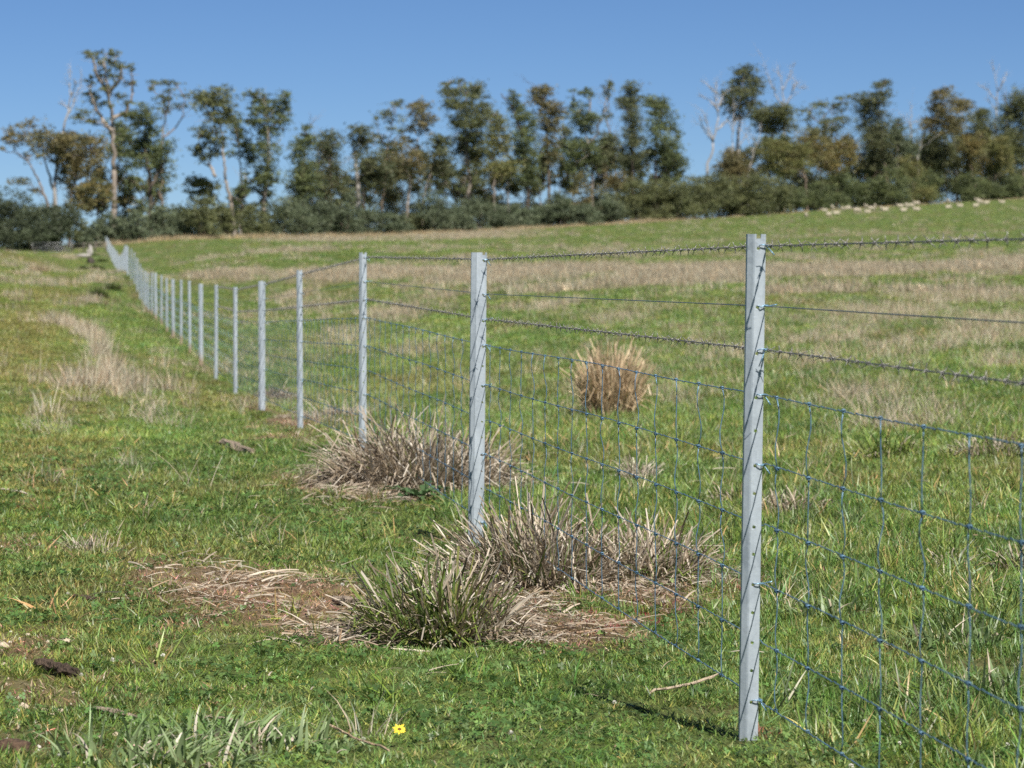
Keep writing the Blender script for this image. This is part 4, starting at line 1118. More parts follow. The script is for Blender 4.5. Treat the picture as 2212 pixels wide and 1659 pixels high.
def leaf_cloud(centres, radii, counts, size, pal, r, droop=.35, sub=6, shell=.55):
    """small bent leaf sprays gathered in sub-clumps inside ellipsoids"""
    Ps = []; Cs = []
    pal = np.array(pal)
    sub = sub + 3
    for c, rd, n in zip(centres, radii, counts):
        d = r.normal(size=(sub, 3)); d /= np.linalg.norm(d, axis=1)[:, None]; d[:, 2] = np.where(r.random(sub) < .6, np.abs(d[:, 2]), d[:, 2])
        sc = d * r.uniform(.3, 1.2, (sub, 1)); tone = pal[r.integers(0, len(pal), sub)] * r.uniform(.75, 1.3, (sub, 1)); wd = r.uniform(.16, .30, sub); wd[:1] = r.uniform(.4, .6, 1)
        k = r.integers(0, sub, n); off = r.normal(size=(n, 3)) * np.array([1.15, 1.15, .62]) * wd[k][:, None]
        Ps.append(c + (sc[k] + off) * rd); Cs.append(tone[k] * r.normal(1, .13, n)[:, None].clip(.6, 1.5))
    P = np.concatenate(Ps); C = np.concatenate(Cs); n = len(P)
    a = r.uniform(0, 2 * np.pi, n); el = r.normal(-droop, .55, n); L = r.uniform(size * .6, size * 1.35, n); W = L * r.uniform(.28, .55, n)
    dr = np.stack([np.cos(a) * np.cos(el), np.sin(a) * np.cos(el), np.sin(el)], 1)
    q = r.normal(size=(n, 3)); s = np.cross(dr, q); s /= np.linalg.norm(s, axis=1)[:, None] + 1e-9
    nn = np.cross(dr, s)
    V = np.stack([P - dr * L[:, None] * .5, P + s * W[:, None] * .5 + nn * W[:, None] * .2, P + dr * L[:, None] * .5, P - s * W[:, None] * .5 + nn * W[:, None] * .2], 1)
    return V, C
def branch(mb, a, b, r0, r1, r, n=6, wob=.06, sag=.0):
    t = np.linspace(0, 1, n)[:, None]; a = np.asarray(a); b = np.asarray(b); L = np.linalg.norm(b - a)
    P = a + (b - a) * t; w = r.normal(0, wob * L, (n, 3)) * np.sin(np.pi * t); w[:, 2] *= .5
    P = P + w; P[:, 2] += sag * L * np.sin(np.pi * t[:, 0])
    mb.tube(P, r0 + (r1 - r0) * t[:, 0], 6); return P
def tree(view, trunk, lumps, pal, bark, label, back=0., size=.34, dens=1.0, name='gum_tree', cat='tree', group=None, rad=.24, stems=None, twigs=0, grow=1.36, seed=0, fill=True):
    """trunk: polyline in the view, lowest point first; the foot goes down to the ground at the belt's depth"""
    r = np.random.default_rng(seed * 31 + sum(map(ord, label)))
    bx, by = vp(view, *trunk[0]); Y = belt_depth(bx) + back * K
    m = Y / F * vs(view)                                   # metres for one unit of the view
    foot = at_depth(bx, by, Y); foot[2] = tz(foot[0], Y)
    e = empty(name, tuple(foot), label, cat, group)
    wp = [at_depth(*vp(view, x, y), Y + r.uniform(-1, 1) * .6 * i) for i, (x, y) in enumerate(trunk)]
    path = [foot + np.array([0, 0, -.3])] + ([w for w in wp if w[2] > foot[2] + .5])
    mb = MB()
    T = []; npt = len(path)
    for i in range(npt - 1):
        f0 = 1 - .78 * i / max(1, npt - 1); f1 = 1 - .78 * (i + 1) / max(1, npt - 1)
        T.append(branch(mb, path[i], path[i + 1], rad * f0, rad * f1, r, 7, .025))
    T = np.concatenate(T)
    for st in (stems or []):
        sp = [at_depth(*vp(view, x, y), Y + r.uniform(-1, 1)) for x, y in st]
        if len(sp) == 1: sp = [T[len(T) // 3]] + sp
        for i in range(len(sp) - 1): T = np.concatenate([T, branch(mb, sp[i], sp[i + 1], rad * (.6 - .15 * i), rad * (.45 - .15 * i), r, 6, .04)])
    if lumps:
        xs = [l[0] for l in lumps]; half = (max(xs) - min(xs)) / 2 * m + 1.0
        cen = []; rads = []; cnt = []
        for (x, y, rx, ry) in lumps:
            dy = r.uniform(-.75, .75) * half; px, py = vp(view, x, y)
            c = at_depth(px, py, Y + dy); rx2 = rx * m * grow; ry2 = ry * m * grow * 1.2
            cen.append(c); rads.append(np.array([rx2, max(rx2, ry2) * .95, ry2])); cnt.append(int(np.clip(dens * 125 * rx2 * ry2 / (size / .34) ** 2 + 25, 40, 1500)))
        nl = len(cen); A = np.array(cen)
        for i in range(nl):          # looser foliage between neighbouring lumps
            dd = np.linalg.norm((A - A[i])[:, [0, 2]], axis=1); dd[i] = 1e9
            for j in np.argsort(dd)[:2 if fill else 0]:
                if dd[j] > 2.6 * (rads[i][0] + rads[j][0]): continue
                c = A[i] * .5 + A[j] * .5 + r.normal(0, .25, 3); rr = (rads[i] + rads[j]) * .5 * r.uniform(.7, 1.0)
                cen.append(c); rads.append(rr); cnt.append(int((cnt[i] + cnt[j]) * .36))
        # limbs: each lump is joined to a lower point of the trunk
        nodes = T.copy()
        for c, rd in sorted(zip(cen[:nl], rads[:nl]), key=lambda q: q[0][2]):
            dd = nodes - c; cost = np.linalg.norm(dd, axis=1) + 3.0 * np.maximum(0, dd[:, 2] + .4 * np.hypot(dd[:, 0], dd[:, 1]))
            j = int(np.argmin(cost)); L = np.linalg.norm(nodes[j] - c); r0 = min(rad * .55, .035 + L * .014)
            B = branch(mb, nodes[j], c + np.array([0, 0, rd[2] * .2]), r0, .025, r, 6, .07, .05)
            nodes = np.concatenate([nodes, B[2:]])
            for q in range(3):
                tip = c + r.normal(size=3) * rd * .7; branch(mb, B[3], tip, .03, .014, r, 4, .06)
        V, C = leaf_cloud(cen, rads, cnt, size, PAL[pal], r)
        V -= foot
        link('crown', poly_mesh('crown', V, C, M_LEAF, 4, LEAF_Q), e)
    for q in range(twigs):
        a = T[r.integers(len(T) // 2, len(T))]; tip = a + np.array([r.normal(0, 1.3), r.normal(0, 1.3), r.uniform(1.2, 3.2)])
        B = branch(mb, a, tip, .035, .010, r, 5, .06)
        for q2 in range(3): branch(mb, B[r.integers(1, 4)], tip + r.normal(size=3) * np.array([.8, .8, .5]), .018, .008, r, 4, .06)
    V = np.array(mb.v) - foot; mb.v = [tuple(v) for v in V]
    link('trunk', mb.mesh('trunk', M_TRUNK[bark], True, False), e)
    return e
def dead_tree(view, limbs, label, rad=.2, back=0., bark='bone', twig=4, name='dead_tree'):
    r = np.random.default_rng(sum(map(ord, label)))
    bx, by = vp(view, *limbs[0][0]); Y = belt_depth(bx) + back * K
    foot = at_depth(bx, by, Y); foot[2] = tz(foot[0], Y); e = empty(name, tuple(foot), label, 'tree'); mb = MB(); tm = MB()
    for i, lm in enumerate(limbs):
        P = [at_depth(*vp(view, x, y), Y + (r.uniform(-1, 1) if j and i else 0)) for j, (x, y) in enumerate(lm)]
        if i == 0: P = [foot + np.array([0, 0, -.3])] + [p for p in P if p[2] > foot[2] + .4]
        k = len(P); tgt = mb if i == 0 else tm; r0 = rad if i == 0 else rad * .5
        for j in range(k - 1):
            B = branch(tgt, P[j], P[j + 1], r0 * (1 - .8 * j / (k - 1)), r0 * (1 - .8 * (j + 1) / (k - 1)), r, 6, .04)
            if i or j == k - 2:
                for q in range(twig):
                    a = B[r.integers(1, 6)]; d = (P[j + 1] - P[j]); L = np.linalg.norm(d); d = d / L + r.normal(0, .38, 3); d[2] = abs(d[2]) * .8 + .2
                    tip = a + d * L * r.uniform(.3, .75); b2 = branch(tm, a, tip, .035, .010, r, 5, .05)
                    for q2 in range(3): branch(tm, b2[r.integers(1, 4)], tip + r.normal(size=3) * L * .18, .016, .007, r, 4, .05)
    for q, nm in ((mb, 'trunk'), (tm, 'branches')):
        if not q.v: continue
        V = np.array(q.v) - foot; q.v = [tuple(v) for v in V]; link(nm, q.mesh(nm, M_TRUNK[bark], True, False), e)
    return e

tree(5, [(295, 1090), (240, 950), (190, 850), (100, 760)], [(80, 660, 60, 38), (190, 610, 55, 33), (150, 690, 60, 38), (95, 715, 50, 28), (200, 790, 45, 30), (10, 755, 22, 14), (110, 950, 45, 22), (160, 965, 40, 22), (215, 1010, 32, 26), (45, 690, 30, 25)], 'brown', 'mid', 'leaning gum with an open flat crown above the dark gateway bushes', rad=.17, back=-6, fill=False, grow=1.25, dens=1.2)
tree(5, [(335, 1090), (342, 950), (345, 820), (330, 720)], [(280, 680, 65, 42), (340, 730, 80, 45), (380, 690, 55, 40), (320, 790, 65, 36), (240, 720, 45, 38), (400, 780, 45, 40), (385, 960, 40, 45), (420, 870, 30, 30)], 'brown', 'pale', 'rusty domed gum beside the leaning one', rad=.22, stems=[[(330, 1000), (290, 870), (270, 780)]])
tree(5, [(703, 1120), (702, 880), (692, 560), (662, 350), (640, 200)], [(540, 165, 40, 16), (575, 175, 45, 20), (640, 170, 50, 30), (720, 165, 35, 18), (620, 230, 60, 32), (690, 215, 40, 28), (750, 250, 45, 28), (810, 255, 30, 24), (640, 310, 48, 32), (800, 350, 38, 33), (715, 310, 38, 28), (655, 385, 48, 26), (720, 430, 48, 28), (790, 470, 28, 16), (560, 350, 45, 32), (540, 420, 52, 32), (600, 465, 55, 30), (520, 540, 55, 36), (470, 565, 38, 26), (570, 590, 45, 26), (680, 480, 30, 20), (770, 540, 40, 20)], 'olive', 'pale', 'tallest open crowned gum rising above every other tree of the belt', rad=.36, stems=[[(690, 560), (780, 520), (820, 400), (810, 280)], [(690, 640), (600, 520), (550, 400)], [(665, 420), (740, 320), (750, 230)], [(660, 400), (590, 280), (570, 190)]], dens=1.35, fill=False, grow=1.12)
dead_tree(5, [[(345, 900), (390, 640), (425, 500), (430, 340)], [(410, 560), (455, 470), (500, 340)], [(425, 500), (385, 470)], [(440, 420), (470, 340)]], 'bare grey limbed dead tree between the rusty gum and the tallest one', .2)
tree(5, [(430, 1150), (470, 900), (500, 760)], [(450, 690, 60, 38), (540, 720, 68, 40), (600, 745, 55, 40), (520, 800, 66, 44), (600, 825, 46, 40), (575, 890, 46, 36), (455, 820, 50, 45), (480, 890, 50, 40), (400, 700, 40, 30)], 'brown', 'dark', 'bronze crowned gum packed against the tallest one', rad=.2)
tree(5, [(622, 1310), (628, 1180), (635, 1080)], [(540, 1010, 75, 24), (640, 1070, 58, 22), (480, 1072, 58, 22), (590, 975, 55, 30), (600, 1125, 45, 30), (560, 1060, 60, 24), (520, 1120, 40, 24), (650, 1010, 30, 20)], 'orange', 'dark', 'small orange leaved tree with a black trunk at the far end of the fence', rad=.2, back=-5)
tree(5, [(700, 1140), (715, 950), (740, 780)], [(700, 600, 45, 26), (760, 650, 62, 40), (720, 720, 56, 44), (800, 700, 46, 44), (750, 790, 55, 36), (690, 790, 45, 36), (790, 790, 40, 34), (800, 930, 40, 34), (760, 1000, 34, 30)], 'green', 'mid', 'green gum filling the gap right of the tallest one', back=6, rad=.2)
tree(5, [(928, 1130), (930, 960), (915, 860), (890, 740), (895, 560)], [(890, 500, 55, 26), (910, 590, 48, 36), (930, 640, 55, 34), (900, 700, 55, 36), (860, 780, 62, 44), (940, 780, 62, 52), (1000, 830, 55, 52), (1050, 760, 46, 44), (880, 860, 55, 36), (960, 850, 52, 44), (1010, 1000, 30, 26), (800, 560, 38, 26), (840, 600, 30, 24)], 'green', 'dark', 'dense dark gum with a black forked trunk', rad=.3, stems=[[(930, 980), (985, 880), (1030, 790)]])
tree(5, [(1000, 1120), (998, 800), (1010, 600), (1040, 450)], [(955, 350, 40, 17), (1030, 345, 50, 17), (1080, 345, 30, 14), (1050, 410, 40, 22), (1000, 450, 48, 32), (1030, 520, 38, 32), (1110, 490, 38, 20), (1140, 430, 38, 13), (930, 380, 24, 14)], 'olive', 'mid', 'slender gum with an open top behind the black forked one', back=10, rad=.2, stems=[[(1005, 680), (1080, 620), (1130, 540)]], twigs=3, fill=False, grow=1.25, dens=1.2)
tree(5, [(1445, 1240), (1425, 1080), (1390, 940), (1380, 800), (1345, 560)], [(1220, 430, 45, 26), (1330, 400, 60, 22), (1400, 410, 28, 28), (1310, 460, 64, 36), (1370, 500, 55, 36), (1250, 480, 45, 34), (1300, 560, 62, 36), (1400, 550, 38, 34), (1230, 640, 38, 24), (1310, 670, 55, 36), (1350, 730, 36, 36), (1235, 740, 45, 24), (1300, 800, 40, 36), (1370, 610, 45, 28), (1220, 790, 30, 20)], 'olive', 'pale', 'crooked gum with a bent pale trunk reaching down to the paddock edge', rad=.3, back=-3, stems=[[(1330, 920), (1290, 840)]])
tree(5, [(1495, 1150), (1490, 960), (1475, 800), (1460, 650)], [(1470, 580, 38, 26), (1440, 620, 28, 34), (1430, 790, 36, 26), (1540, 800, 38, 36), (1520, 720, 38, 26), (1545, 845, 28, 28), (1480, 700, 28, 26)], 'green', 'mid', 'thin gum squeezed between the crooked one and the two headed one', rad=.18, back=4)
tree(5, [(1625, 1110), (1645, 920), (1660, 740), (1645, 520)], [(1540, 420, 38, 22), (1600, 410, 28, 16), (1640, 480, 56, 36), (1680, 540, 55, 36), (1600, 530, 45, 30), (1630, 610, 82, 34), (1720, 600, 36, 36), (1750, 420, 32, 28), (1760, 480, 34, 36), (1760, 550, 26, 28), (1660, 670, 64, 44), (1600, 740, 45, 36), (1670, 790, 46, 46), (1640, 880, 52, 44), (1690, 950, 38, 38), (1590, 960, 28, 44), (1530, 590, 30, 20)], 'green', 'pale', 'two headed gum standing at the gap in the belt', rad=.26, twigs=4)
tree(5, [(1250, 1240), (1245, 1120), (1240, 1020)], [(1200, 960, 46, 26), (1260, 950, 56, 26), (1310, 990, 38, 28), (1230, 1010, 62, 26), (1190, 1060, 38, 26), (1290, 1050, 40, 26)], 'yellow', 'dark', 'low yellow green gum in the gap under the crooked one', rad=.13, back=3)
tree(5, [(1865, 1160), (1868, 900), (1880, 700)], [(1880, 640, 32, 26), (1930, 690, 28, 22), (1880, 720, 36, 36), (1840, 770, 46, 44), (1860, 840, 54, 44), (1880, 920, 80, 52), (1850, 1000, 62, 45), (1930, 990, 50, 40)], 'green', 'mid', 'ragged narrow gum with bare twigs at its top right of the gap', rad=.2, twigs=7)
tree(5, [(2040, 1160), (2040, 900), (2030, 720)], [(2020, 690, 54, 36), (2070, 720, 36, 44), (1990, 770, 62, 52), (2040, 830, 62, 52), (2000, 900, 72, 52), (2040, 980, 56, 46), (2120, 930, 46, 46), (2130, 1030, 46, 46), (1960, 1010, 50, 44)], 'dark', 'mid', 'dark bushy gum with a brush of dead twigs on top', rad=.22, twigs=8)
tree(6, [(165, 900), (158, 720), (150, 620), (130, 540)], [(150, 465, 46, 26), (200, 490, 46, 36), (190, 560, 55, 26), (160, 640, 46, 26), (225, 560, 30, 26)], 'dark', 'bone', 'old gum with a thick white trunk and a small dark tuft of leaves', rad=.36, twigs=3)
tree(6, [(203, 990), (200, 850), (220, 720)], [(220, 660, 72, 52), (280, 700, 80, 52), (220, 770, 54, 52), (320, 760, 62, 52), (260, 820, 50, 40)], 'dark', 'dark', 'low dark gum leaning on the white trunked old one', back=-3, rad=.2)
tree(6, [(315, 990), (330, 760), (350, 560), (380, 400)], [(390, 300, 46, 20), (330, 370, 46, 34), (380, 420, 55, 36), (300, 520, 46, 36), (370, 560, 55, 50), (450, 480, 46, 34), (340, 610, 44, 34), (420, 300, 26, 14), (280, 400, 24, 18)], 'olive', 'mid', 'thin topped gum with purple twigs left of the broad one', back=4, rad=.2, twigs=4, fill=False, grow=1.25, dens=1.2)
tree(6, [(467, 1015), (475, 900), (490, 780), (540, 500)], [(520, 330, 46, 26), (570, 310, 36, 26), (560, 380, 54, 34), (600, 430, 45, 34), (480, 580, 62, 44), (470, 670, 72, 52), (440, 760, 62, 52), (540, 690, 54, 44), (520, 480, 40, 30), (400, 690, 40, 44)], 'brown', 'pale', 'gum with a short pale trunk showing above the bushes left of the broad one', rad=.26, dens=.95)
tree(6, [(560, 930), (590, 800), (630, 680)], [(640, 550, 46, 34), (660, 630, 54, 36), (690, 520, 40, 34), (610, 740, 46, 36), (700, 700, 60, 46), (740, 780, 54, 46), (680, 590, 36, 30)], 'dark', 'pale', 'gum on a slanting pale trunk beside the broad one', rad=.22)
tree(6, [(855, 910), (848, 700), (838, 520), (830, 380)], [(720, 250, 46, 26), (780, 230, 46, 26), (850, 210, 46, 22), (900, 260, 46, 36), (925, 190, 24, 13), (830, 300, 72, 44), (760, 330, 54, 44), (920, 330, 54, 44), (850, 390, 80, 44), (960, 380, 46, 44), (790, 450, 62, 44), (890, 460, 72, 44), (820, 540, 62, 44), (900, 560, 62, 52), (810, 620, 52, 36), (880, 640, 62, 44), (905, 720, 46, 52), (700, 180, 20, 10), (800, 155, 16, 9), (740, 165, 18, 9), (920, 800, 40, 40)], 'olive', 'pale', 'broad full crowned gum in the middle of the belt', rad=.34, twigs=4)
tree(6, [(1008, 900), (1006, 720), (1008, 560)], [(1010, 420, 52, 34), (1040, 470, 52, 34), (990, 520, 50, 34), (1050, 560, 52, 34), (1000, 360, 30, 22), (1060, 620, 45, 30)], 'yellow', 'pale', 'yellowish gum on the right shoulder of the broad one', rad=.18, twigs=3)
tree(6, [(1095, 935), (1096, 820), (1080, 740)], [(1060, 690, 74, 34), (1020, 720, 52, 26), (1110, 720, 46, 28), (1060, 750, 50, 24)], 'yellow', 'bone', 'small yellow green umbrella tree on a white stem', rad=.12, back=-4)
tree(6, [(1215, 890), (1205, 740), (1180, 560), (1140, 380)], [(1110, 225, 20, 11), (1120, 310, 38, 26), (1155, 350, 46, 34), (1190, 400, 46, 44), (1200, 480, 54, 52), (1180, 560, 72, 52), (1200, 640, 72, 52), (1190, 740, 54, 52), (1220, 800, 38, 44), (1155, 255, 14, 9)], 'green', 'dark', 'narrow dark gum leaning left beside the spiky topped one', rad=.26, stems=[[(1180, 500), (1120, 330), (1050, 235)]])
tree(6, [(1345, 810), (1340, 640), (1330, 480), (1310, 260)], [(1300, 210, 38, 22), (1260, 240, 28, 22), (1330, 250, 46, 30), (1280, 300, 54, 34), (1340, 330, 46, 34), (1390, 330, 36, 24), (1310, 390, 62, 34), (1400, 390, 38, 30), (1330, 460, 54, 26), (1330, 530, 54, 34), (1350, 600, 45, 34), (1340, 700, 45, 34), (1370, 460, 34, 26)], 'brown', 'dark', 'spiky topped gum with bare twigs over a bronze crown', rad=.26, twigs=9)
tree(6, [(1610, 840), (1615, 720), (1590, 560), (1550, 400)], [(1490, 225, 20, 11), (1550, 240, 20, 14), (1610, 240, 20, 14), (1480, 320, 28, 17), (1540, 340, 46, 26), (1520, 400, 46, 34), (1580, 410, 54, 34), (1560, 470, 62, 34), (1640, 390, 38, 26), (1540, 560, 80, 34), (1500, 620, 72, 44), (1600, 600, 62, 34), (1470, 560, 38, 34), (1520, 720, 46, 44), (1640, 660, 54, 44), (1580, 680, 46, 40), (1575, 215, 14, 9)], 'green', 'pale', 'round headed gum with little leaf tufts above its crown', rad=.24, stems=[[(1590, 560), (1680, 380), (1700, 260)], [(1560, 470), (1600, 250)]], twigs=4)
tree(6, [(1760, 830), (1750, 640), (1700, 400), (1712, 250)], [(1710, 190, 24, 22), (1708, 240, 28, 34), (1690, 520, 54, 34), (1740, 540, 38, 34), (1690, 570, 48, 30), (1730, 620, 46, 36), (1740, 700, 46, 44)], 'dark', 'mid', 'sparse gum with one lone leafy tip on a long bare limb', rad=.2, twigs=8)
tree(6, [(1860, 830), (1858, 640), (1855, 430), (1850, 260)], [(1840, 200, 46, 26), (1880, 240, 36, 34), (1820, 280, 46, 34), (1860, 330, 46, 44), (1850, 400, 46, 44), (1860, 480, 46, 52), (1850, 570, 54, 52), (1840, 660, 46, 44), (1870, 740, 54, 44), (1770, 300, 26, 18)], 'dark', 'dark', 'tall columnar dark gum with a shaggy tip', rad=.28, twigs=7)
tree(6, [(2000, 830), (2005, 640), (2010, 450)], [(1950, 270, 38, 17), (2040, 290, 38, 17), (1990, 330, 54, 34), (2040, 370, 54, 44), (1980, 420, 54, 44), (2060, 450, 46, 44), (2000, 510, 62, 52), (2070, 540, 54, 44), (2140, 480, 24, 17), (2020, 610, 72, 52), (2100, 640, 54, 44), (2130, 700, 46, 44), (2060, 720, 60, 46), (2130, 550, 26, 20)], 'green', 'dark', 'full dense gum at the edge of the wide sky gap', rad=.3)
dead_tree(7, [[(275, 830), (310, 620), (345, 460), (335, 260)], [(310, 600), (280, 520), (240, 410)], [(340, 540), (400, 480), (430, 440)], [(348, 430), (300, 370), (245, 335)], [(338, 320), (290, 280), (250, 240)], [(345, 400), (370, 340), (400, 300)], [(315, 620), (270, 560), (240, 500)]], 'bleached dead tree with spreading white limbs at the wide sky gap', .24, -4, 'bone', 4)
dead_tree(7, [[(430, 760), (432, 620), (440, 440)], [(435, 560), (410, 490)], [(436, 520), (460, 470)]], 'white dead pole in front of the cone topped gum', .17, -3, 'bone', 3)
dead_tree(7, [[(475, 760), (470, 660), (482, 480)], [(474, 640), (520, 560), (505, 510)]], 'second white dead pole beside the first one', .15, -3, 'bone', 2)
dead_tree(7, [[(530, 780), (560, 690), (600, 560)], [(560, 690), (520, 580)], [(575, 640), (545, 570)]], 'forked white dead trunk below the cone topped gum', .17, -3, 'bone', 3)
tree(7, [(455, 800), (460, 620), (475, 420), (500, 220)], [(500, 190, 38, 26), (540, 220, 54, 30), (460, 240, 54, 34), (590, 260, 38, 17), (430, 290, 38, 26), (530, 290, 62, 34), (460, 340, 62, 34), (540, 350, 54, 34), (480, 410, 54, 34), (390, 380, 38, 42), (440, 450, 44, 34), (540, 420, 40, 28)], 'dark', 'dark', 'tall cone topped dark gum behind the white dead trees', rad=.3)
dead_tree(7, [[(740, 640), (742, 420), (735, 270), (705, 150)], [(742, 410), (690, 320), (640, 170)], [(745, 400), (790, 330), (800, 270), (850, 290)], [(738, 300), (770, 230), (800, 160)], [(800, 300), (820, 230)]], 'grey dead tree spreading bare twigs above the olive crown', .2, 6, 'bone', 5)
tree(7, [(650, 860), (655, 700), (680, 520)], [(600, 430, 54, 34), (680, 430, 62, 34), (760, 430, 46, 34), (640, 490, 72, 44), (730, 490, 62, 44), (620, 550, 54, 36), (780, 540, 36, 36), (570, 470, 36, 34), (690, 560, 56, 34)], 'olive', 'mid', 'olive gum under the grey dead twigs', rad=.24)
tree(7, [(420, 900), (425, 830), (430, 760)], [(430, 720, 62, 40), (390, 770, 54, 44), (460, 790, 62, 44), (400, 840, 60, 44), (480, 850, 60, 40)], 'brown', 'dark', 'low brown thicket tree at the foot of the white dead trunks', rad=.14, back=-4)
tree(7, [(885, 1050), (884, 930), (870, 800), (780, 700)], [(750, 640, 100, 42), (680, 680, 72, 52), (760, 720, 100, 52), (840, 690, 54, 52), (720, 780, 72, 44), (820, 790, 62, 44), (660, 740, 50, 44), (860, 760, 40, 40)], 'yellow', 'mid', 'wide domed green and rust tree on a brown trunk above the sheep', rad=.26, back=-4, dens=1.1)
tree(7, [(1070, 900), (1068, 700), (1060, 520)], [(870, 430, 38, 17), (920, 420, 36, 17), (980, 390, 46, 26), (900, 480, 36, 34), (1040, 420, 54, 34), (1140, 350, 46, 22), (1090, 390, 46, 26), (1080, 480, 54, 34), (1000, 500, 46, 44), (1130, 500, 54, 34), (1060, 560, 46, 34), (1200, 330, 20, 12), (930, 390, 18, 10)], 'olive', 'mid', 'open flat topped gum right of the rust domed tree', rad=.22, twigs=4, back=4, fill=False, grow=1.25, dens=1.2)
tree(7, [(1040, 1000), (1045, 860), (1040, 740)], [(930, 590, 72, 34), (880, 620, 46, 34), (1010, 640, 46, 26), (1100, 650, 54, 34), (1060, 700, 62, 34), (1160, 690, 46, 34), (990, 720, 62, 44), (1120, 750, 62, 44), (1030, 790, 72, 44), (930, 660, 46, 40)], 'orange', 'mid', 'rust orange crowned tree under the open flat topped gum', rad=.2)
tree(7, [(1380, 910), (1360, 740), (1330, 560), (1320, 380)], [(1380, 250, 18, 13), (1340, 290, 38, 26), (1280, 360, 62, 34), (1230, 400, 36, 36), (1350, 370, 46, 34), (1280, 440, 80, 44), (1350, 480, 54, 44), (1260, 520, 62, 52), (1330, 570, 72, 52), (1260, 620, 54, 52), (1350, 660, 62, 52), (1310, 720, 72, 52), (1280, 790, 54, 44), (1320, 260, 18, 10)], 'dark', 'mid', 'tall dense dark gum with a plume at its tip behind the flock', rad=.3, twigs=3)
tree(7, [(1440, 960), (1440, 760), (1440, 620)], [(1450, 490, 36, 26), (1430, 560, 46, 34), (1460, 620, 62, 44), (1420, 690, 62, 44), (1500, 680, 46, 34), (1420, 780, 52, 44)], 'grey', 'pale', 'grey green gum on the shoulder of the plumed one', rad=.2)
dead_tree(7, [[(1525, 760), (1522, 560), (1530, 390)], [(1524, 540), (1500, 470)], [(1526, 500), (1570, 480)]], 'lone white dead spar between two leafy gums', .2, 5, 'bone', 3)
tree(7, [(1555, 900), (1565, 690), (1610, 540), (1700, 430)], [(1740, 310, 36, 22), (1670, 340, 36, 22), (1720, 370, 54, 34), (1800, 370, 46, 30), (1870, 380, 36, 22), (1660, 430, 46, 30), (1750, 440, 72, 34), (1840, 430, 46, 34), (1640, 500, 46, 34), (1720, 510, 72, 44), (1770, 560, 54, 34), (1600, 540, 36, 26), (1700, 310, 20, 12), (1830, 500, 40, 32)], 'brown', 'bone', 'gum with a slanting white trunk and a peaked bronze crown', rad=.26, twigs=3)
tree(7, [(1840, 990), (1830, 860), (1815, 740)], [(1640, 590, 62, 34), (1720, 620, 62, 44), (1660, 670, 72, 44), (1750, 700, 62, 44), (1640, 740, 54, 36), (1800, 760, 54, 36), (1720, 770, 54, 40), (1600, 660, 34, 36)], 'olive', 'bone', 'olive gum with thin forked white trunks', rad=.16, stems=[[(1835, 900), (1800, 800), (1790, 760)]])
tree(7, [(1880, 990), (1885, 900), (1895, 780)], [(1900, 610, 46, 34), (1870, 660, 46, 44), (1930, 690, 46, 52), (1890, 770, 46, 44), (1900, 830, 38, 28), (1850, 720, 36, 36)], 'orange', 'mid', 'narrow rusty gum on a straight grey trunk', rad=.22, back=-3)
tree(7, [(2033, 985), (2035, 880), (2040, 760)], [(2020, 620, 54, 34), (2070, 660, 54, 44), (2000, 700, 54, 44), (2060, 740, 62, 52), (2030, 810, 54, 44), (2110, 720, 36, 44)], 'yellow', 'mid', 'green gum with a straight bare trunk beside the narrow rusty one', rad=.2, back=-3)
tree(7, [(1960, 940), (1955, 740), (1950, 560)], [(1900, 490, 54, 34), (1960, 470, 54, 34), (1990, 540, 54, 44), (1920, 560, 46, 36), (2010, 600, 44, 36), (1960, 430, 30, 18)], 'olive', 'mid', 'middling olive gum behind the narrow rusty one', rad=.2, back=5)
tree(7, [(2205, 950), (2203, 760), (2195, 560)], [(2190, 360, 46, 52), (2150, 420, 46, 34), (2100, 460, 54, 34), (2180, 500, 54, 52), (2100, 540, 54, 52), (2170, 600, 54, 52), (2130, 680, 54, 44), (2190, 720, 46, 52), (2230, 420, 50, 60), (2250, 560, 60, 60), (2240, 680, 60, 50), (2160, 800, 50, 40)], 'olive', 'mid', 'big full gum cut off by the right edge', rad=.36)
dead_tree(7, [[(2040, 620), (2042, 420), (2050, 300), (2028, 190)], [(2048, 310), (2090, 240), (2100, 200)], [(2045, 360), (1990, 300), (1940, 270)], [(2042, 420), (2000, 370)]], 'grey dead tree with upswept twigs left of the big right hand gum', .2, 5, 'bone', 4)
dead_tree(7, [[(2110, 600), (2105, 450), (2100, 340)], [(2105, 440), (2150, 360), (2200, 300)], [(2102, 380), (2080, 330)]], 'broken grey dead spar against the big right hand gum', .22, 4, 'mid', 3)

# lower gums that close the belt between the tall ones
UG = np.random.default_rng(77)
def under_gum(px, top, half, pal, bark, back, k):
    base = float(np.interp(px, [0, 300, 1106, 1700, 2212], [540, 518, 495, 460, 432])); bot = base - 52
    lm = []
    for q in range(13):
        a = UG.uniform(0, 2 * np.pi); f = math.sqrt(UG.random()); yy = (top + bot) / 2 + (bot - top) * .42 * f * math.sin(a)
        taper = .55 + .45 * min(1, (yy - top + 12) / (bot - top + 1) * 1.6)
        lm.append((px + half * f * math.cos(a) * taper, yy, half * UG.uniform(.22, .38), half * UG.uniform(.18, .30)))
    tree(0, [(px + UG.uniform(-4, 4), base), (px + UG.uniform(-5, 5), (base + bot) / 2), (px, (top + bot) / 2)], lm, pal, bark, 'shorter gum closing the belt between the tall ones (%s crown)' % {'olive': 'olive', 'brown': 'bronze', 'green': 'green', 'dark': 'dark', 'grey': 'grey green'}[pal], back=back, rad=.15, group='shorter %s gums between the tall ones' % pal, twigs=2, grow=1.15, dens=.9, seed=k)
k = 0
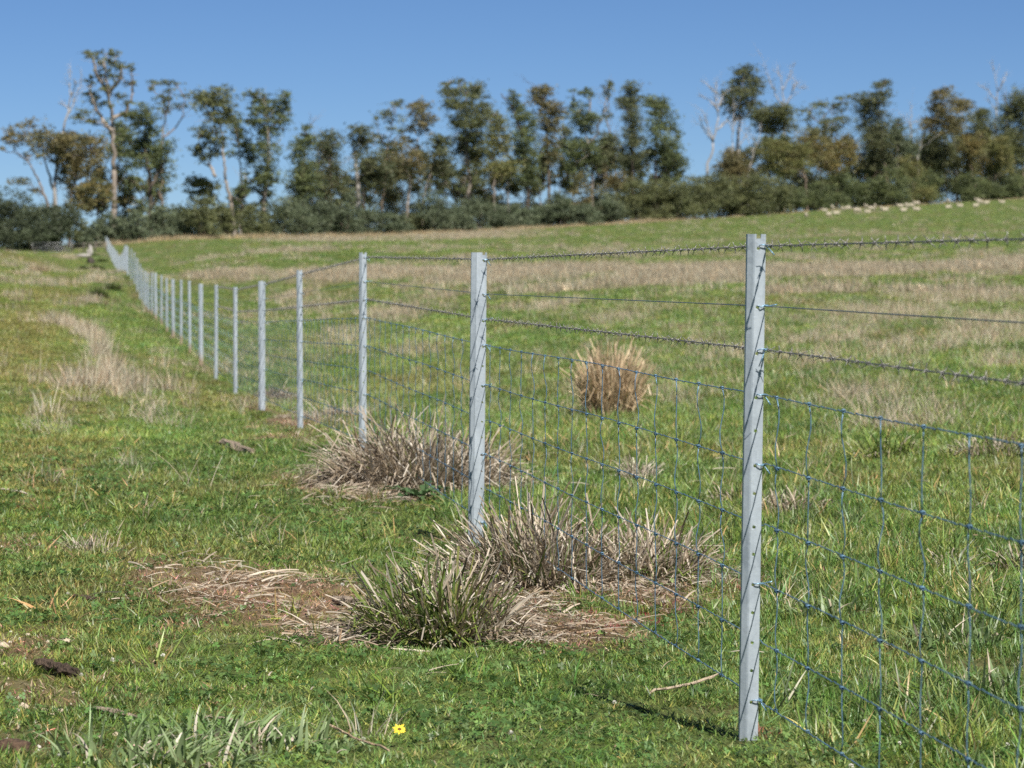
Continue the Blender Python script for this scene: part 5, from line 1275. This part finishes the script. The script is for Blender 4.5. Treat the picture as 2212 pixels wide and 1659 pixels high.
for (x, t, h, p) in ((210, 345, 34, 'olive'), (255, 340, 34, 'brown'), (170, 350, 34, 'brown'), (305, 370, 34, 'green'), (345, 360, 28, 'dark'), (520, 360, 26, 'green'), (565, 335, 28, 'grey'), (650, 350, 30, 'dark'), (690, 330, 32, 'grey'), (735, 345, 30, 'olive'), (800, 340, 34, 'dark'), (835, 320, 34, 'brown'), (870, 330, 34, 'olive'), (905, 300, 34, 'dark'), (945, 330, 34, 'olive'), (985, 340, 36, 'dark'), (1020, 330, 34, 'brown'), (1060, 320, 34, 'olive'), (1095, 330, 34, 'green'), (1130, 310, 34, 'dark'), (1170, 320, 34, 'olive'), (1205, 300, 36, 'green'), (1240, 310, 34, 'olive'), (1280, 290, 36, 'grey'), (1310, 300, 34, 'brown'), (1345, 310, 34, 'dark'), (1385, 290, 34, 'green'), (1425, 300, 36, 'olive'), (1455, 320, 28, 'green'), (1580, 310, 34, 'brown'), (1620, 290, 36, 'olive'), (1680, 270, 38, 'green'), (1745, 280, 38, 'olive'), (1790, 270, 38, 'dark'), (1835, 285, 38, 'brown'), (1900, 270, 38, 'olive'), (1945, 285, 36, 'grey'), (1990, 270, 36, 'brown'), (2040, 265, 38, 'olive'), (2090, 280, 38, 'green'), (2140, 265, 38, 'olive'), (2185, 270, 38, 'dark'), (1600, 330, 34, 'olive'), (1715, 300, 36, 'dark'), (1770, 245, 34, 'olive'), (1870, 300, 36, 'green'), (1925, 250, 34, 'olive'), (1965, 300, 36, 'dark'), (2015, 300, 36, 'green'), (2065, 240, 34, 'olive'), (2120, 300, 36, 'brown'), (2160, 300, 36, 'green'), (855, 285, 28, 'olive'), (1005, 275, 30, 'green'), (1085, 270, 28, 'olive'), (1150, 270, 28, 'dark'), (1225, 265, 28, 'olive'), (1295, 330, 30, 'dark'), (1365, 270, 28, 'green')):
    under_gum(x, t, h, p, ('mid', 'dark', 'pale')[k % 3], 7 + 5 * math.sin(x * 1.7), k); k += 1

# bushes at the foot of the trees
def bush(px, top, half0, pal, label, group, back=-6., base=None, size=.30, dens=1.0, name='bush', d_over=None, seed=0):
    half = half0 * 1.12; top = top - 2 - 14 * math.sin(px * .37) ** 2
    r = np.random.default_rng(int(px * 3 + top) + seed)
    Y = (d_over if d_over else belt_depth(px) + back * K); X = (px - CX) / F * Y
    g = np.array([X, Y, tz(X, Y)]); e = empty(name, tuple(g), label, 'bush', group)
    H = at_depth(px, top, Y)[2] - g[2]; w = half / F * Y
    cen = []; rads = []; cnt = []
    nl = 13
    for q in range(nl):
        a = r.uniform(0, 2 * np.pi); f = math.sqrt(r.random()); zz = r.uniform(.03, .82)
        c = np.array([w * .72 * f * math.cos(a), w * .8 * f * math.sin(a), H * zz * (1 - .35 * f * f)]); rr = w * r.uniform(.42, .60)
        cen.append(c); rads.append(np.array([rr, rr, min(rr, H * .34)])); cnt.append(int(dens * 190 * rr * rr / (size / .3) ** 2 + 40))
    cen.append(np.array([0, 0, H * .72])); rads.append(np.array([w * .5, w * .5, H * .26])); cnt.append(int(dens * 180 * w * w * .3 / (size / .3) ** 2 + 60))
    V, C = leaf_cloud(cen, rads, cnt, size, PAL[pal], r, .05, 7, .5)
    V[:, :, 2] = np.maximum(V[:, :, 2], .05)
    link('foliage', poly_mesh('foliage', V, C, M_LEAF, 4, LEAF_Q), e)
    mb = MB()
    for c in cen[:9]: branch(mb, np.array([c[0] * .15, c[1] * .15, -.2]), c, .07, .02, r, 6, .06)
    link('stem', mb.mesh('stem', M_TRUNK['mid'], True, False), e); return e
BL = {'grey': ('grey green wattle bush in the hedge at the foot of the gums', 'grey green bushes below the gums'), 'olive': ('olive wattle bush in the thick rounded hedge below the wide sky gap', 'olive bushes below the sky gap'), 'mossy': ('mossy olive bush among the grey green ones at the foot of the gums', 'mossy olive bushes below the gums'), 'deep': ('deep green bush among the grey green ones at the foot of the gums', 'deep green bushes below the gums'),
      'dark': ('dark shadowy bush filling the understorey behind the hedge', 'dark bushes of the understorey'), 'green': ('leafy green bush in the understorey behind the flock of sheep', 'green bushes behind the sheep')}
for (x, t, h, p) in ((178, 470, 30, 'grey'), (205, 484, 26, 'grey'), (232, 476, 30, 'grey'), (262, 478, 30, 'grey'), (300, 462, 34, 'grey'), (345, 452, 40, 'grey'), (392, 440, 36, 'grey'), (438, 432, 38, 'grey'), (478, 446, 30, 'grey'), (548, 452, 40, 'grey'), (600, 440, 42, 'grey'), (655, 436, 40, 'grey'), (705, 428, 40, 'grey'), (752, 432, 34, 'grey'), (800, 458, 34, 'grey'), (846, 470, 34, 'grey'), (893, 462, 30, 'grey'), (940, 418, 44, 'grey'), (985, 440, 36, 'grey'), (1030, 438, 40, 'grey'), (1075, 455, 34, 'grey'), (1115, 456, 36, 'grey'), (1165, 450, 34, 'grey'), (1210, 430, 40, 'grey'), (1255, 448, 34, 'grey'), (1310, 425, 36, 'grey')):
    kd = ('grey', 'mossy', 'grey', 'deep', 'grey')[int(x * 7) % 5]
    bush(x, t, h, {'grey': 'grey', 'mossy': 'olive', 'deep': 'dark'}[kd], *BL[kd], back=-6 + 2 * math.sin(x))
for (x, t, h) in ((1372, 396, 46), (1420, 392, 46), (1462, 398, 44), (1505, 384, 46), (1548, 388, 44), (1590, 392, 44), (1625, 384, 46), (1668, 388, 40)):
    bush(x, t, h, 'olive', *BL['olive'], back=-7 + 2 * math.sin(x))
for (x, t, h) in ((1715, 402, 34), (1765, 395, 36), (1812, 384, 42), (1850, 392, 36), (1895, 390, 34), (2000, 385, 36), (2085, 385, 34), (2130, 392, 34), (2180, 388, 40)):
    bush(x, t, h, 'green' if x not in (2180, 2085) else 'green', *BL['green'], back=-3 + 2 * math.sin(x))
bush(1930, 362, 38, 'green', 'bright rounded green bush standing out behind the sheep', None, back=-6)
bush(1965, 352, 46, 'yellow', 'golden green bush beside the bright rounded one behind the sheep', None, back=-4)
bush(1250, 372, 34, 'brown', 'brownish spindly bush right of the round headed gum', None, back=-2)
bush(1335, 372, 40, 'brown', 'reddish brown thin bush left of the olive hedge', None, back=-2)
for (x, t, h) in ((280, 440, 36), (360, 470, 44), (520, 448, 44), (640, 420, 46), (770, 410, 40), (860, 420, 46), (960, 440, 50), (1050, 430, 50), (1140, 420, 46), (1230, 415, 50), (1300, 405, 46), (1400, 400, 50), (1560, 380, 46), (1640, 370, 46), (1740, 350, 50), (1800, 360, 50), (1880, 340, 50), (1990, 330, 50), (2070, 350, 46), (2150, 340, 50), (2205, 350, 50), (1480, 380, 50), (700, 440, 50), (430, 450, 40)):
    bush(x, t + (2 if x < 1100 else 18), h * 1.2, 'dark', *BL['dark'], back=9 + 3 * math.sin(x), dens=.8)
for (x, t, h, d, lab) in ((-20, 425, 62, 140, 'tall black green bush at the left end of the belt'), (38, 428, 55, 138, 'rounded black green bush behind the metal gate'), (118, 446, 52, 133, 'glossy dark bush overhanging the metal gate'), (80, 455, 48, 135, 'dark bush in the gateway hedge with bare stems low down')):
    bush(x, t, h, 'blackgreen', lab, None, d_over=d * K, size=.26, dens=1.3)
# straw fringe along the foot of the hedge
def fringe():
    r = np.random.default_rng(8); px = r.uniform(225, 2260, 3400); w = fbm(px * .02, px * 0, 91); keep = r.random(3400) < (.35 + .65 * sstep(.35, .6, w)) * np.where(px > 1500, .6, 1); px = px[keep]
    Y = np.array([belt_depth(p) for p in px]) - 8.5 * K + r.normal(0, 2.5, len(px)); X = (px - CX) / F * Y
    P, rot, scl = finish(X, Y, r, 1.4, 3.2, .1); scl *= np.where(px > 1500, .6, 1)[:, None]
    tt = straw_tint(X, Y, r) * np.where(r.random(len(X)) < .22, .8, 1)[:, None]
    scatter('straw_fringe', FARDRY, 6, P, rot, scl, tt * np.array([1, .93, .80]), label='fringe of tall tan grass along the foot of the hedge')
fringe()

# ------------------------------------------------------------------ sheep, gate, stump, log
M_FLEECE = plain_material('fleece', (.34, .295, .22), (.45, .40, .31), 14, .95, .8)
M_FACE = plain_material('sheep_face', (.26, .21, .17), (.36, .30, .25), 8, .8, .2)
def sheep_mesh(pose):
    import bmesh
    bm = bmesh.new()
    def ell(c, r, seg=14):
        m = bmesh.ops.create_uvsphere(bm, u_segments=seg, v_segments=10, radius=1.0)
        for v in m['verts']: v.co = Vector((c[0] + v.co[0] * r[0], c[1] + v.co[1] * r[1], c[2] + v.co[2] * r[2]))
    def limb(pts, rad):
        k = len(pts)
        for i in range(k - 1):
            a = np.array(pts[i]); b = np.array(pts[i + 1]); n = 7
            for q in range(n + 1): t = q / n; c = a + (b - a) * t; rr = rad[i] + (rad[i + 1] - rad[i]) * t; ell(c, (rr, rr, rr), 8)
    lie = pose == 'lying'; z0 = .28 if lie else .62
    ell((0, 0, z0), (.50, .235, .255)); ell((-.24, 0, z0 + .02), (.30, .245, .26)); ell((.26, 0, z0 - .01), (.27, .225, .25))     # trunk: rump and deep chest
    ell((-.53, 0, z0 + .02), (.05, .05, .13))
    if pose == 'grazing':
        limb([(.40, 0, z0 + .05), (.58, 0, z0 - .10), (.70, 0, .24)], [.16, .12, .085]); limb([(.70, 0, .24), (.76, 0, .07)], [.085, .05])
        for s in (-1, 1): ell((.66, s * .11, .30), (.03, .075, .022), 8)
    else:
        limb([(.40, 0, z0 + .06), (.55, 0, z0 + .24), (.62, 0, z0 + .34)], [.16, .115, .09]); limb([(.62, 0, z0 + .34), (.80, 0, z0 + .22)], [.09, .052])
        for s in (-1, 1): ell((.58, s * .13, z0 + .38), (.03, .075, .022), 8)
    if lie:
        for s in (-1, 1): limb([(.28, s * .17, .14), (.48, s * .19, .06), (.30, s * .20, .05)], [.07, .045, .035]); limb([(-.30, s * .18, .16), (-.10, s * .25, .08), (-.34, s * .26, .05)], [.10, .06, .04])
    else:
        for s in (-1, 1):
            limb([(.30, s * .12, .46), (.31, s * .125, .24), (.30, s * .125, .03)], [.085, .045, .034])
            limb([(-.32, s * .13, .50), (-.25, s * .135, .36), (-.39, s * .135, .20), (-.37, s * .135, .03)], [.12, .075, .045, .034])
    me = bpy.data.meshes.new('sheep_raw'); bm.to_mesh(me); bm.free()
    ob = bpy.data.objects.new('sheep_raw', me); COL.objects.link(ob)
    md = ob.modifiers.new('r', 'REMESH'); md.mode = 'VOXEL'; md.voxel_size = .028
    dg = bpy.context.evaluated_depsgraph_get(); dg.update(); out = bpy.data.meshes.new_from_object(ob.evaluated_get(dg)); out.name = 'sheep'
    bpy.data.objects.remove(ob); out.materials.clear(); out.materials.append(M_FLEECE); out.materials.append(M_FACE)
    for p in out.polygons:
        c = p.center; p.use_smooth = True
        head = (c.x > .62) if pose == 'grazing' else (c.x > .56 and c.z > z0 + .10)
        p.material_index = 1 if head or (not lie and c.z < .30) else 0
    return out
SH = {p: sheep_mesh(p) for p in ('standing', 'grazing', 'lying')}
FLOCK = [(297, 266, 'grazing', 70, 'sheep grazing apart in front of the wide domed tree'), (460, 226, 'standing', 185, 'sheep walking left at the head of the flock'), (495, 243, 'lying', 20, 'sheep lying just behind the leading one'),
 (527, 203, 'standing', 100, 'small sheep standing back by the brown trunk'), (560, 236, 'lying', 10, 'long sheep lying stretched out near the head of the flock'), (615, 207, 'grazing', 60, 'sheep facing away between the lying ones'), (665, 207, 'grazing', 200, 'rounded sheep grazing uphill alone'),
 (742, 231, 'grazing', -10, 'plump sheep grazing to the right below the others'), (822, 192, 'standing', 110, 'dusky faced sheep standing at the back of the middle cluster'), (838, 224, 'lying', 170, 'low sheep resting at the front of the middle cluster'), (868, 208, 'grazing', 10, 'sheep grazing in the heart of the middle cluster'),
 (902, 187, 'standing', 80, 'upright pale sheep seen end on at the back of the middle cluster'), (957, 211, 'standing', 90, 'thin sheep seen end on right of the middle cluster'), (990, 206, 'lying', 30, 'tiny resting sheep right of the thin one'), (1125, 190, 'standing', 175, 'largest sheep at the left of the close packed group'), (1150, 210, 'lying', 20, 'sheep lying below the largest one'),
 (1180, 181, 'grazing', 60, 'round sheep in the middle of the close packed group'), (1222, 181, 'grazing', 190, 'sheep grazing left in the close packed group'), (1270, 164, 'standing', 185, 'sheep standing highest in the close packed group'), (1268, 202, 'lying', 170, 'sheep resting at the lower right of the close packed group'),
 (1545, 140, 'standing', 120, 'sheep standing on the skyline above a resting one'), (1545, 182, 'lying', 5, 'sheep resting below the skyline one'), (1650, 170, 'lying', 175, 'single sheep resting between two pairs'), (1787, 168, 'lying', 10, 'sheep lying below the far right pair'), (1822, 152, 'grazing', 340, 'sheep grazing in the far right pair'), (1802, 132, 'standing', 150, 'sheep behind in the far right pair'),
 (1882, 143, 'lying', 20, 'sheep resting past the far right pair'), (2020, 137, 'lying', 170, 'last sheep resting at the far right of the flock'), (105, 208, 'standing', 80, 'stray sheep seen end on at the foot of the olive hedge')]
for (X, Y, pose, rz, lab) in FLOCK:
    px = (2800 + X / 2.4254) * .5959; py = (680 + Y / 2.4254) * .5959
    g = ground_at(px, py)
    if g[1] > belt_depth(px) - 16: g = np.array([(px - CX) / F * (belt_depth(px) - 16), belt_depth(px) - 16, 0]); g[2] = tz(g[0], g[1])
    o = link('sheep', SH[pose], None, tuple(g)); s = random.uniform(.66, .80); o.scale = (s, s, s); o.rotation_euler = (0, 0, math.radians(rz))
    tag(o, lab, 'sheep', 'sheep grazing at the top of the paddock')

# tubular gate and rail fence at the end of the track
M_TUBE = wire_material('gate_tube', (.24, .24, .24), .5, .5)
M_RAIL = bark_material('grey_rail_timber', (.13, .11, .09), (.26, .23, .19), 6, .3)
def gate_point(px, py, d): return at_depth(px, py, d * K)
dG = 127
a = gate_point(70, 541, dG); b = gate_point(153, 540, dG); za = tz(a[0], a[1]); zb = tz(b[0], b[1])
ga = empty('farm_gate', (a[0], a[1], za), 'grey tubular steel farm gate with diagonal braces below the dark bushes', 'gate')
O = np.array([a[0], a[1], za]); A1 = np.array([a[0], a[1], za]) - O; B1 = np.array([b[0], b[1], zb]) - O; Hg = .84
def rel(p, q, rad, nm, mat, par, sides=7):
    mb = MB(); mb.tube([p, q], rad, sides); return link(nm, mb.mesh(nm, mat, True, False), par)
up = np.array([0, 0, 1.0])
for h in (.10, .32, .54, Hg): rel(A1 + up * h, B1 + up * h, .028, 'rail', M_TUBE, ga)
for p in (A1, B1): rel(p + up * .08, p + up * Hg, .024, 'stile', M_TUBE, ga)
rel(A1 + up * .10, (A1 + B1) / 2 + up * Hg, .018, 'brace', M_TUBE, ga); rel(B1 + up * .10, (A1 + B1) / 2 + up * Hg, .018, 'brace', M_TUBE, ga)
c = gate_point(229, 540, 126); zc = tz(c[0], c[1])
rf = empty('rail_fence', (b[0] + .15, b[1], zb), 'weathered two rail timber fence between the gate and the end of the wire fence', 'fence')
O2 = np.array([b[0] + .15, b[1], zb]); C1 = np.array([c[0], c[1], zc]) - O2
for t in (0, .34, .68, 1.0):
    p = C1 * t; p[2] = tz(O2[0] + p[0], O2[1] + p[1]) - O2[2]; mb = MB(); mb.tube([p - up * .3, p + up * .4, p + up * .86], [.075, .07, .062], 8); link('post', mb.mesh('post', M_RAIL, True, False), rf)
for h in (.42, .74): rel(up * h - np.array([0, .07, 0]), C1 + up * h - np.array([0, .07, 0]), .045, 'rail', M_RAIL, rf)
def stump(px, py, d):
    p = gate_point(px, py, d); z = tz(p[0], p[1]); e = empty('tree_stump', (p[0], p[1], z), 'bleached split stump standing beside the far track', 'stump')
    m = M_TRUNK['bone']; mb = MB(); mb.tube([(0, 0, -.1), (.02, 0, .25), (-.03, 0, .55), (-.06, 0, .78)], [.22, .17, .15, .07], 10); link('trunk', mb.mesh('trunk', m, True, False), e)
    mb = MB(); mb.tube([(-.18, .02, -.05), (-.24, 0, .22), (-.2, 0, .42)], [.17, .13, .06], 9); link('splinter', mb.mesh('splinter', m, True, False), e)
stump(196, 546, 122)
p = ground_at(181, 557); mb = MB(); mb.tube([(-.55, 0, .14), (-.15, .05, .18), (.3, 0, .17), (.6, -.05, .28)], [.12, .15, .14, .07], 9)
tag(link('log', mb.mesh('log', M_TRUNK['bone'], True, False), None, tuple(p)), 'short grey log lying at the foot of the bleached stump', 'log')
